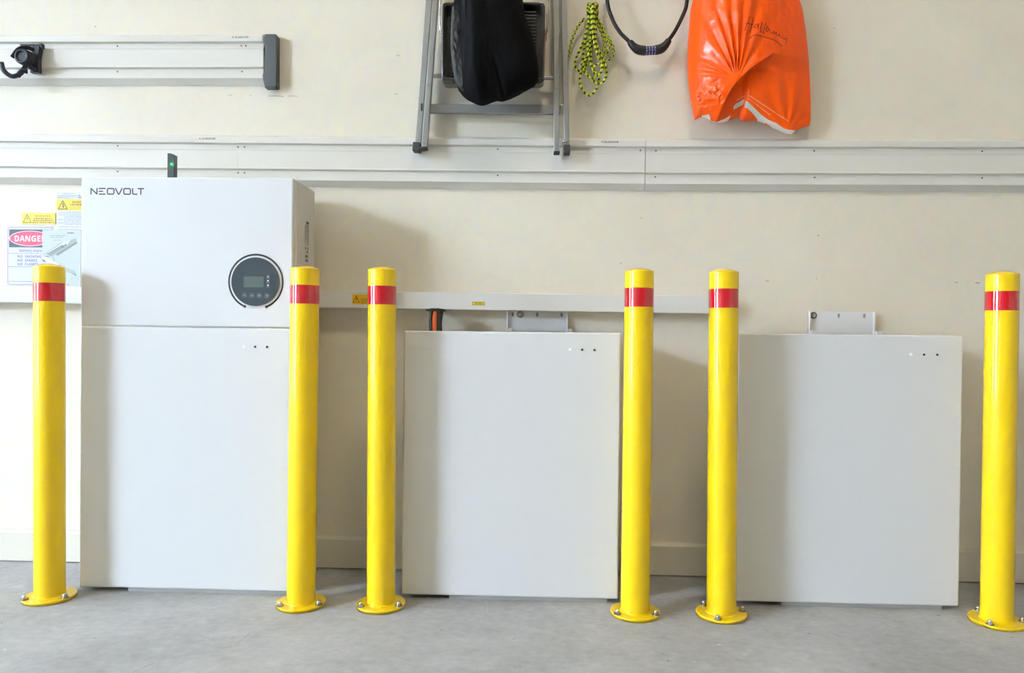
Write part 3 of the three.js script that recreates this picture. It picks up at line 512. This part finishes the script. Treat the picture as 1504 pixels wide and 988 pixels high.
{ // black cloth bag
  const z = 0.135, xl = side([[-0.1969, 2.1024, 0.13], [-0.2453, 1.9517, 0.13], [-0.2812, 1.8438, 0.13], [-0.2852, 1.807, 0.13], [-0.2782, 1.7616, 0.13], [-0.2732, 1.6988, 0.13], [-0.2727, 1.649, 0.13], [-0.2656, 1.5927, 0.13], [-0.2477, 1.5493, 0.13]]), xr = side([[-0.095, 2.1016, 0.13], [-0.0674, 1.9506, 0.13], [-0.0554, 1.8428, 0.13], [-0.0489, 1.8062, 0.13], [-0.0268, 1.7449, 0.13], [-0.014, 1.6989, 0.13], [-0.0048, 1.6562, 0.13], [-0.0042, 1.6227, 0.13], [-0.0158, 1.5925, 0.13], [-0.0372, 1.5709, 0.13]]);
  const yb = bottomOf([[-0.2589, 1.5753, 0.13], [-0.2499, 1.5537, 0.13], [-0.2302, 1.5407, 0.13], [-0.1909, 1.5277, 0.13], [-0.141, 1.5418, 0.13], [-0.1193, 1.5409, 0.13], [-0.0769, 1.5552, 0.13], [-0.0463, 1.572, 0.13], [-0.0331, 1.5882, 0.13]]);
  const r0 = [-0.2395, 1.681, 0.16], r1 = [-0.2073, 1.681, 0.16], cr = [-0.1249, 1.5955, 0.16], t = thing('cloth_bag', 'large black cloth bag hanging in front of the tray and the ladder', 'bag', [0, 0, 0]);
  const g = bag(xl, xr, yb, [-0.1644, 2.1021, 0.13][1], (x, y, u, v) => {
    let h = 0.062 + 0.02 * Math.sin(v * 2.6);
    h += 0.020 * Math.exp(-(((x - r1[0]) / 0.035) ** 2)) - 0.028 * smooth(r0[0] + 0.008, r0[0] - 0.01, x) + 0.006 * Math.exp(-(((x - r0[0] - 0.004) / 0.006) ** 2));
    h -= 0.008 * Math.exp(-(((x - cr[0] + (y - cr[1]) * 0.28) / 0.006) ** 2)) * smooth(cr[1] + 0.09, cr[1], y);
    h += 0.016 * fbm(x * 9, y * 4, 3.1, 4) + 0.010 * noise.noise((x + y * 0.5) * 34, (y - x * 0.3) * 16, 5) * smooth(r1[0] + 0.01, r0[0] - 0.01, x);
    return h;
  }, z, 120, 130);
  part('bag_body', g, mat(0.002, 0.002, 0.0023, 0.75, { specularIntensity: 0.14, name: 'black_cloth' }), t);
  const flap = bag(side([[-0.2808, 1.8136, 0.15], [-0.2842, 1.7278, 0.15], [-0.2769, 1.6419, 0.15], [-0.2654, 1.5817, 0.15]]), side([[-0.2505, 1.8135, 0.15], [-0.2432, 1.7277, 0.15], [-0.2358, 1.6418, 0.15], [-0.2351, 1.5774, 0.15]]), bottomOf([[-0.2677, 1.5946, 0.15], [-0.2524, 1.5731, 0.15], [-0.235, 1.5603, 0.15]]), [-0.2679, 1.8264, 0.15][1], (x, y) => 0.014 + 0.02 * Math.abs(fbm(x * 30, y * 22, 9.5, 3)), z + 0.022, 30, 60);
  part('lining_flap', flap, mat(0.016, 0.016, 0.014, 0.5, { specularIntensity: 0.4, name: 'dull_lining' }), t, null, 'creased dark grey lining at the left edge');
  const e = [-0.147, 2.102, 0.13];
  part('strap', tube([[e[0] - 0.03, e[1] - 0.03, 0.13], [e[0] - 0.02, e[1] + 0.05, 0.11], [e[0], e[1] + 0.08, 0.075], [e[0] + 0.02, e[1] + 0.05, 0.11], [e[0] + 0.03, e[1] - 0.03, 0.13]], 0.006, 40, 8), black, t);
  hook('dark steel wall hook above the frame carrying the black bag', e[0], e[1] + 0.082, 0.072);
}
{ // orange plastic carrier bag
  const z = 0.05, W0 = 0.40, W1 = 0.96, H0 = 1.38, H1 = 2.16;
  const xl = side([[0.6141, 2.0961, 0.09], [0.5551, 1.9881, 0.09], [0.4957, 1.8972, 0.09], [0.4845, 1.8211, 0.09], [0.4798, 1.7373, 0.09], [0.4808, 1.6578, 0.09], [0.4896, 1.5824, 0.09], [0.5045, 1.5096, 0.09]]), xr = side([[0.7002, 2.0955, 0.09], [0.7705, 1.9868, 0.09], [0.8362, 1.8956, 0.09], [0.8556, 1.8197, 0.09], [0.8664, 1.7364, 0.09], [0.8758, 1.6378, 0.09], [0.8794, 1.5186, 0.09], [0.8764, 1.4926, 0.09]]);
  const yb = bottomOf([[0.5023, 1.506, 0.1], [0.5159, 1.5132, 0.1], [0.5316, 1.5176, 0.1], [0.5548, 1.5046, 0.1], [0.5808, 1.4964, 0.1], [0.62, 1.5081, 0.1], [0.6429, 1.5172, 0.1], [0.6517, 1.5051, 0.1], [0.7063, 1.5034, 0.1], [0.7495, 1.4846, 0.1], [0.7875, 1.4667, 0.1], [0.8068, 1.4594, 0.1], [0.8218, 1.4631, 0.1], [0.8387, 1.4776, 0.1], [0.8599, 1.4863, 0.1], [0.8727, 1.4911, 0.1]]);
  const ridge = side([[0.7545, 1.7209, 0.15], [0.7136, 1.6808, 0.15], [0.684, 1.6597, 0.15], [0.6549, 1.6364, 0.15], [0.6113, 1.5941, 0.15], [0.5907, 1.5593, 0.15], [0.5775, 1.5241, 0.15], [0.5685, 1.4838, 0.15]]);
  const p0 = [0.6154, 1.6047, 0.15], y81 = [0.7129, 1.6998, 0.15][1], y95 = [0.6716, 1.647, 0.15][1], crease = [0.6518, 1.5837, 0.13], yc0 = [0.65, 1.6392, 0.13][1], low = [0.5488, 1.5591, 0.14], corner = [0.802, 1.4669, 0.12], kink = [0.5024, 1.5545, 0.1];
  const folds = [[-72, 3.5, 5.5], [-64, 3, -3.5], [-57, 3, 6], [-49, 4, -4], [-33, 4.5, 5], [-25, 2.2, -5], [-19, 2.2, 6], [-14.5, 1.8, -8], [-10, 2, 7], [-5, 2, -8], [-0.5, 2.2, 6.5], [4, 1.8, -6], [9.5, 2.4, 6], [15, 2.6, -4.5], [22, 4, 3.5], [31, 5, -4]];
  const t = thing('plastic_bag', 'glossy orange plastic carrier bag with handwriting, hanging on the wall', 'bag', [0, 0, 0]);
  const g = bag(xl, xr, yb, [0.6572, 2.0958, 0.09][1], (x, y, u, v) => {
    let h = 0.075 + 0.02 * Math.sin(Math.min(1, v) * Math.PI * 0.8) + 0.012 * Math.sin(u * 3) - 0.05 * smooth(0.3, 1, u);
    const s = x - ridge(y), A = 0.040 * smooth(y81, y95, y);
    h += s > 0 ? -A * smooth(0, 0.006, s) * (0.35 + 0.65 * Math.exp(-s / 0.07)) : 0;
    h += s < 0 ? 0.012 * smooth(y81, y95, y) * Math.exp(-((s / 0.04) ** 2)) : 0.012 * smooth(y81, y95, y) * (1 - smooth(0, 0.006, s));
    const dx = x - p0[0], dy = y - p0[1], r = Math.hypot(dx, dy), th = Math.atan2(dx, dy) * 180 / Math.PI;
    const fade = smooth(0.012, 0.06, r) * (s < 0.006 || dy > 0.03 ? 1 : 0) * (0.4 + 0.6 * smooth(0.32, 0.06, r));
    if (fade > 0) for (const [a, w, k] of folds) h += 0.001 * k * fade * Math.exp(-(((th - a + 1.2 * noise.noise(r * 22, a, 3)) / w) ** 2));
    const lc = Math.exp(-(((x - low[0]) / 0.035) ** 2 + ((y - low[1]) / 0.04) ** 2)) * (s < 0 ? 1 : 0.0) + 0.8 * Math.exp(-(((x - kink[0]) / 0.02) ** 2 + ((y - kink[1]) / 0.035) ** 2));
    h += lc * (0.015 * (1 - Math.abs(fbm(x * 40, y * 52, 6, 5)) * 4) - 0.002);
    if (s > 0) {
      h -= 0.012 * Math.exp(-(((x - crease[0]) / 0.006) ** 2)) * smooth(yc0 + 0.005, yc0 - 0.03, y);
      const cx = x - corner[0], cy = y - corner[1], tc = Math.atan2(cx, cy), rc2 = Math.hypot(cx, cy);
      h += 0.0035 * Math.sin(tc * 13 + 1.4 * noise.noise(rc2 * 12, 2, 1)) * smooth(0.01, 0.07, rc2) * smooth(0.26, 0.1, rc2);
    }
    h += 0.006 * fbm(x * 12, y * 8, 1.7, 3) + 0.0024 * fbm(x * 48, y * 36, 2.2, 4);
    return h;
  }, z, 230, 230);
  planeUV(g, (x) => (x - W0) / (W1 - W0), (x, y) => (y - H0) / (H1 - H0));
  const tex = canvasTexture(1400, 1950, (c, W, H) => {
    c.fillStyle = '#e84e00'; c.fillRect(0, 0, W, H);
    const q = (p) => [(p[0] - W0) / (W1 - W0) * W, H - (p[1] - H0) / (H1 - H0) * H];
    const line = (pts, w, col, fill) => { c.beginPath(); pts.forEach((p, i) => i ? c.lineTo(...q(p)) : c.moveTo(...q(p))); if (fill) { c.closePath(); c.fillStyle = col; c.fill(); } else { c.strokeStyle = col; c.lineWidth = w; c.lineJoin = c.lineCap = 'round'; c.stroke(); } };
    // white band near the hem
    line([[0.6561, 1.5551, 0.105], [0.7015, 1.5238, 0.105], [0.7382, 1.5022, 0.105], [0.7619, 1.4925, 0.105], [0.7895, 1.4763, 0.1], [0.8067, 1.4719, 0.1], [0.8323, 1.4724, 0.1], [0.8197, 1.4594, 0.1], [0.7982, 1.4616, 0.1], [0.7724, 1.4736, 0.1], [0.734, 1.4955, 0.105], [0.7147, 1.4998, 0.105], [0.6552, 1.5367, 0.105]], 0, '#f2efe8', true);
    line([[0.6514, 1.5611, 0.11], [0.6376, 1.5525, 0.11], [0.6269, 1.5481, 0.11], [0.6198, 1.5395, 0.11], [0.6207, 1.5298, 0.11], [0.6516, 1.546, 0.11]], 0, '#e9e6df', true);
    line([[0.5263, 1.5203, 0.12], [0.5456, 1.5192, 0.12], [0.5565, 1.5052, 0.12], [0.5758, 1.4984, 0.12], [0.5992, 1.5064, 0.12], [0.6151, 1.516, 0.12], [0.6131, 1.501, 0.12], [0.5759, 1.4881, 0.12], [0.5459, 1.4966, 0.12]], 0, '#f6f3ee', true);
    // fine white print above the band, too small to read
    const tiny = (a, b, h, seed) => { const A = q(a), B = q(b), L = Math.hypot(B[0] - A[0], B[1] - A[1]), r = rng(seed); c.save(); c.translate(...A); c.rotate(Math.atan2(B[1] - A[1], B[0] - A[0])); c.fillStyle = 'rgba(255,226,200,0.85)'; for (let u = 0; u < L;) { const n = 2 + Math.floor(r() * 6); for (let k = 0; k < n && u < L; k++) { const hh = h * (r() < 0.3 ? 1.35 : 0.95), w = h * (0.4 + 0.4 * r()); c.fillRect(u, -hh, w * 0.75, hh); u += w; } u += h * 0.55; } c.restore(); };
    tiny([0.6623, 1.567, 0.105], [0.7971, 1.4973, 0.105], 5.6, 21); tiny([0.6614, 1.5594, 0.105], [0.7381, 1.5141, 0.105], 4.6, 22); tiny([0.6268, 1.5546, 0.11], [0.6523, 1.5686, 0.11], 4.6, 23);
    // handwriting in dark marker
    const ink = 'rgba(92,10,6,0.92)', pen = 5.8;
    for (const s of [[[0.6505, 1.7996, 0.112], [0.6349, 1.756, 0.112]], [[0.6642, 1.7996, 0.112], [0.6529, 1.7534, 0.112]], [[0.638, 1.7775, 0.112], [0.6628, 1.7791, 0.112]],
      [[0.6816, 1.7808, 0.112], [0.6713, 1.7782, 0.112], [0.6655, 1.7714, 0.112], [0.6698, 1.7671, 0.112], [0.6765, 1.7731, 0.112], [0.6807, 1.7799, 0.112], [0.6775, 1.7627, 0.112]],
      [[0.6915, 1.7874, 0.112], [0.6875, 1.7696, 0.112], [0.687, 1.7576, 0.112], [0.6919, 1.7567, 0.112]], [[0.7052, 1.7859, 0.112], [0.6995, 1.7661, 0.112], [0.6971, 1.7549, 0.112], [0.7013, 1.7567, 0.112]],
      [[0.7104, 1.7764, 0.112], [0.7054, 1.7661, 0.112], [0.7089, 1.7601, 0.112], [0.7157, 1.7644, 0.112], [0.7173, 1.7729, 0.112], [0.7104, 1.7764, 0.112]],
      [[0.7208, 1.7686, 0.112], [0.7226, 1.7575, 0.112], [0.7286, 1.7566, 0.112], [0.7302, 1.7643, 0.112], [0.7337, 1.7566, 0.112], [0.7379, 1.7626, 0.112]],
      [[0.7384, 1.7561, 0.112], [0.7435, 1.7602, 0.112], [0.7413, 1.7623, 0.112], [0.7389, 1.755, 0.112], [0.7466, 1.752, 0.112]], [[0.7483, 1.7533, 0.112], [0.755, 1.7571, 0.112], [0.7508, 1.758, 0.112], [0.7508, 1.752, 0.112], [0.7577, 1.7496, 0.112]],
      [[0.7577, 1.7505, 0.112], [0.762, 1.747, 0.112], [0.7671, 1.7453, 0.112], [0.7788, 1.7478, 0.112], [0.7767, 1.7324, 0.112]], [[0.6489, 1.7344, 0.112], [0.6684, 1.7438, 0.112], [0.6906, 1.7446, 0.112], [0.7195, 1.7394, 0.112], [0.7452, 1.7325, 0.112], [0.7624, 1.7213, 0.112]]]) line(s, pen, ink);
  });
  part('bag_body', g, mat(1, 1, 1, 0.42, { map: tex, specularIntensity: 0.3, clearcoat: 0.25, clearcoatRoughness: 0.12, side: THREE.DoubleSide, name: 'orange_plastic' }), t);
  const e = [0.6572, 2.0958, 0.09];
  part('handle_loop', tube([[e[0] - 0.03, e[1] - 0.02, 0.07], [e[0] - 0.02, e[1] + 0.04, 0.055], [e[0], e[1] + 0.07, 0.045], [e[0] + 0.02, e[1] + 0.04, 0.055], [e[0] + 0.03, e[1] - 0.02, 0.07]], 0.006, 40, 8), mat(0.85, 0.15, 0.01, 0.4, { name: 'orange_handle' }), t);
  hook('dark steel wall hook above the frame carrying the orange bag', e[0], e[1] + 0.072, 0.04);
}

// ---------------------------------------------------------------- coil of rope
{
  const tex = canvasTexture(64, 64, (c) => {        // one lay of the braid: a black spiral band over yellow, with fine cross strands
    c.fillStyle = '#d3de33'; c.fillRect(0, 0, 64, 64); c.fillStyle = '#14140b';
    for (const o of [-64, 0, 64]) { c.beginPath(); c.moveTo(o, 0); c.lineTo(o + 26, 0); c.lineTo(o + 58, 64); c.lineTo(o + 32, 64); c.closePath(); c.fill(); }
    c.fillStyle = 'rgba(211,222,51,0.8)'; for (let k = 0; k < 4; k++) c.fillRect((k * 8 + 6) % 64, k * 16 + 5, 6, 5);
    c.fillStyle = 'rgba(40,42,8,0.7)'; for (let k = 0; k < 4; k++) c.fillRect((k * 8 + 40) % 64, k * 16 + 9, 6, 4);
  });
  tex.wrapS = tex.wrapT = THREE.RepeatWrapping;
  const rope = new THREE.MeshStandardMaterial({ map: tex, roughness: 0.75, name: 'braided_rope' });
  const t = thing('rope_coil', 'coil of thin yellow and black braided rope hanging right of the ladder', 'rope', [0, 0, 0]);
  const R = (z, pts) => { const c = new THREE.CatmullRomCurve3(pts.map(V), false, 'centripetal'), L = c.getLength(), g = new THREE.TubeGeometry(c, Math.ceil(L / 0.004), 0.0040, 8), uv = g.attributes.uv; for (let i = 0; i < uv.count; i++) { uv.setX(i, uv.getX(i) * L / 0.0165); } return g; };
  const strands = [[[0.1438, 1.8478, 0.0284], [0.1248, 1.826, 0.0276], [0.1103, 1.7958, 0.0294], [0.099, 1.761, 0.0279], [0.0935, 1.7227, 0.0274]], [[0.1609, 1.8998, 0.0274], [0.1614, 1.8453, 0.0305], [0.1515, 1.8103, 0.0298], [0.1416, 1.772, 0.0296], [0.1202, 1.7231, 0.0263], [0.1145, 1.6988, 0.0282], [0.1192, 1.6816, 0.0267], [0.1356, 1.6758, 0.026], [0.1457, 1.6996, 0.0256], [0.1526, 1.7349, 0.0263], [0.1605, 1.7893, 0.0306], [0.1658, 1.8456, 0.03], [0.1667, 1.8987, 0.0298]], [[0.1672, 1.8925, 0.0438], [0.1681, 1.8413, 0.0402], [0.1628, 1.7852, 0.0409], [0.1516, 1.7258, 0.0428], [0.1374, 1.6815, 0.0434], [0.1306, 1.6343, 0.0441], [0.1412, 1.6048, 0.0443], [0.1608, 1.5902, 0.0395], [0.1795, 1.6024, 0.0426], [0.1909, 1.6316, 0.043], [0.1922, 1.6525, 0.042], [0.1789, 1.6709, 0.0401], [0.1698, 1.6879, 0.0418], [0.1665, 1.7269, 0.0395], [0.1684, 1.7837, 0.0446], [0.1713, 1.8396, 0.0442], [0.1708, 1.8932, 0.0423]], [[0.1727, 1.8903, 0.0488], [0.1731, 1.8361, 0.0525], [0.1768, 1.7813, 0.0504], [0.1889, 1.7367, 0.0523], [0.2039, 1.7076, 0.0521], [0.2162, 1.6732, 0.0501], [0.2136, 1.6441, 0.0495], [0.1991, 1.6262, 0.0506], [0.1786, 1.6324, 0.0496], [0.161, 1.6505, 0.048], [0.146, 1.6737, 0.0488], [0.144, 1.696, 0.0519], [0.1542, 1.7329, 0.0473], [0.1624, 1.7826, 0.0473], [0.165, 1.8368, 0.0508], [0.1645, 1.8903, 0.0487]], [[0.1802, 1.9002, 0.0262], [0.1838, 1.8472, 0.0258], [0.1991, 1.815, 0.0251], [0.2227, 1.7839, 0.029], [0.2413, 1.7503, 0.0242], [0.2385, 1.7261, 0.0255], [0.2211, 1.7119, 0.0242], [0.203, 1.7198, 0.0268], [0.188, 1.7502, 0.0247], [0.1755, 1.8062, 0.0251], [0.1725, 1.8466, 0.0275], [0.172, 1.9008, 0.0249]], [[0.1767, 1.8966, 0.0344], [0.1874, 1.8442, 0.0364], [0.2043, 1.8182, 0.0316], [0.2136, 1.7888, 0.0314], [0.2241, 1.7648, 0.0324], [0.2211, 1.7371, 0.0356], [0.2082, 1.7228, 0.0347], [0.2108, 1.7649, 0.0324], [0.1985, 1.803, 0.033], [0.1819, 1.8417, 0.0321], [0.1767, 1.8969, 0.0338]], [[0.1533, 1.7649, 0.0553], [0.1549, 1.7284, 0.0592], [0.1656, 1.6813, 0.0604], [0.1745, 1.6636, 0.0607], [0.1893, 1.6495, 0.0594], [0.2006, 1.6694, 0.0608], [0.1951, 1.6889, 0.0551], [0.1775, 1.6825, 0.0567], [0.173, 1.6636, 0.0608], [0.1835, 1.6465, 0.0597]], [[0.1693, 1.8873, 0.0555], [0.1668, 1.8335, 0.0587], [0.1736, 1.7643, 0.0567], [0.1857, 1.72, 0.0579], [0.2038, 1.689, 0.0548], [0.2013, 1.6659, 0.0541], [0.1867, 1.6508, 0.0557], [0.1723, 1.6427, 0.0538], [0.1516, 1.6539, 0.0553], [0.1395, 1.676, 0.0588], [0.1567, 1.7241, 0.055], [0.1622, 1.7657, 0.0531]], [[0.1562, 1.8937, 0.0413], [0.1568, 1.8405, 0.042], [0.1506, 1.798, 0.0457], [0.1453, 1.7608, 0.0432], [0.14, 1.717, 0.0427], [0.1375, 1.6821, 0.0416], [0.1447, 1.6656, 0.0469], [0.1505, 1.6932, 0.0435], [0.153, 1.7406, 0.0422], [0.1655, 1.7997, 0.0414], [0.1695, 1.8408, 0.0413], [0.1688, 1.8933, 0.042]], [[0.1773, 1.895, 0.0381], [0.1781, 1.8434, 0.0349], [0.1822, 1.8084, 0.0342], [0.1809, 1.772, 0.0369], [0.1844, 1.7372, 0.0355], [0.1976, 1.7061, 0.04], [0.2085, 1.6963, 0.0347], [0.1933, 1.7189, 0.0372], [0.1794, 1.7596, 0.0386], [0.1689, 1.7958, 0.0365], [0.1628, 1.8414, 0.0399], [0.1624, 1.8956, 0.0369]]];
  for (const s of strands) part('strand', R(0, s), rope, t);
  const k = [0.1637, 1.9617, 0.035];
  const wraps = []; for (let i = 0; i <= 64; i++) { const a = i / 64 * Math.PI * 2 * 4; wraps.push([k[0] + 0.006 + 0.0165 * Math.cos(a), [0.165, 1.8566, 0.035][1] + 0.034 * i / 64, 0.036 + 0.0165 * Math.sin(a)]); }
  part('binding', R(0, wraps), rope, t);
  hook('dark steel wall hook above the frame carrying the rope', k[0] + 0.002, k[1] + 0.012, 0.03);
}

// ---------------------------------------------------------------- combination cable lock
{
  const t = thing('cable_lock', 'black cable lock with white digit dials, looped left of the orange bag', 'lock', [0, 0, 0]);
  const cable = mat(0.010, 0.007, 0.007, 0.45, { specularIntensity: 0.5, name: 'cable_sheath' });
  part('cable', tube([[0.2966, 1.7524, 0.055], [0.2843, 1.7657, 0.055], [0.2608, 1.789, 0.055], [0.2427, 1.8157, 0.055], [0.2327, 1.8376, 0.053], [0.2191, 1.8811, 0.05], [0.2188, 1.9456, 0.045], [0.2475, 2.0101, 0.04], [0.3412, 2.0432, 0.035], [0.4341, 2.009, 0.04], [0.4738, 1.9443, 0.045], [0.4736, 1.88, 0.05], [0.4581, 1.8368, 0.053], [0.441, 1.8018, 0.055], [0.4268, 1.7786, 0.055], [0.4125, 1.7609, 0.055]], 0.0062, 160, 14), cable, t);
  const taper = (pts, r0, r1) => { const c = new THREE.CatmullRomCurve3(pts.map(V)), g = new THREE.TubeGeometry(c, 40, 1, 20), p = g.attributes.position; for (let i = 0; i <= 40; i++) { const o = c.getPointAt(i / 40), r = (r0 + (r1 - r0) * smooth(0, 0.75, i / 40)) * (i < 3 ? 0.82 + 0.06 * i : 1); for (let j = 0; j <= 20; j++) { const k = i * 21 + j, d = new THREE.Vector3().fromBufferAttribute(p, k).sub(o).multiplyScalar(r).add(o); p.setXYZ(k, d.x, d.y, d.z); } } g.computeVertexNormals(); return g; };
  part('sleeve', taper([[0.2899, 1.7613, 0.055], [0.3045, 1.7446, 0.055], [0.3201, 1.7346, 0.055], [0.3422, 1.731, 0.055]], 0.0105, 0.0155), mat(0.010, 0.007, 0.008, 0.45, { specularIntensity: 0.5, name: 'lock_plastic' }), t);
  part('sleeve', taper([[0.419, 1.7665, 0.055], [0.406, 1.7488, 0.055], [0.3929, 1.7378, 0.055], [0.3742, 1.7332, 0.055]], 0.0105, 0.0155), mat(0.010, 0.007, 0.008, 0.45, { specularIntensity: 0.5, name: 'lock_plastic' }), t);
  const a = V([0.34, 1.7308, 0.055]), b = V([0.3764, 1.7329, 0.055]), dir = b.clone().sub(a), n = 4;
  const digits = canvasTexture(96, 640, (c, W, H) => { c.fillStyle = '#1b1a4c'; c.fillRect(0, 0, W, H); c.fillStyle = '#f4f4ff'; c.font = 'bold 56px sans-serif'; c.textAlign = 'center'; c.textBaseline = 'middle'; for (let i = 0; i < 10; i++) c.fillText(String(i), W / 2, i * 64 + 32); });
  digits.wrapT = THREE.RepeatWrapping;
  const dialMat = new THREE.MeshStandardMaterial({ map: digits, roughness: 0.4, name: 'dial' });
  for (let i = 0; i < n; i++) {
    const c = a.clone().addScaledVector(dir, (i + 0.5) / n), L = dir.length() / n;
    const g = new THREE.CylinderGeometry(0.0142, 0.0142, L * 0.9, 40, 1, true).rotateZ(Math.PI / 2).rotateX(i * 0.628 * 3);
    const uv = g.attributes.uv; for (let k = 0; k < uv.count; k++) { const u = uv.getX(k), v = uv.getY(k); uv.setXY(k, 1 - v, u); }
    const d = part('digit_dial', g, dialMat, t, [c.x, c.y, c.z]); d.rotation.z = Math.atan2(dir.y, dir.x);
    const s = part('dial_spacer', new THREE.CylinderGeometry(0.0132, 0.0132, L, 32).rotateZ(Math.PI / 2), black, d); void s;
  }
  const k = [0.3412, 2.0432, 0.035];
  hook('dark steel wall hook above the frame carrying the cable lock', k[0], k[1] + 0.004, 0.032);
}

scene.traverse((o) => { if (o.isMesh) { o.castShadow = true; o.receiveShadow = true; } });
renderer.render(scene, camera);
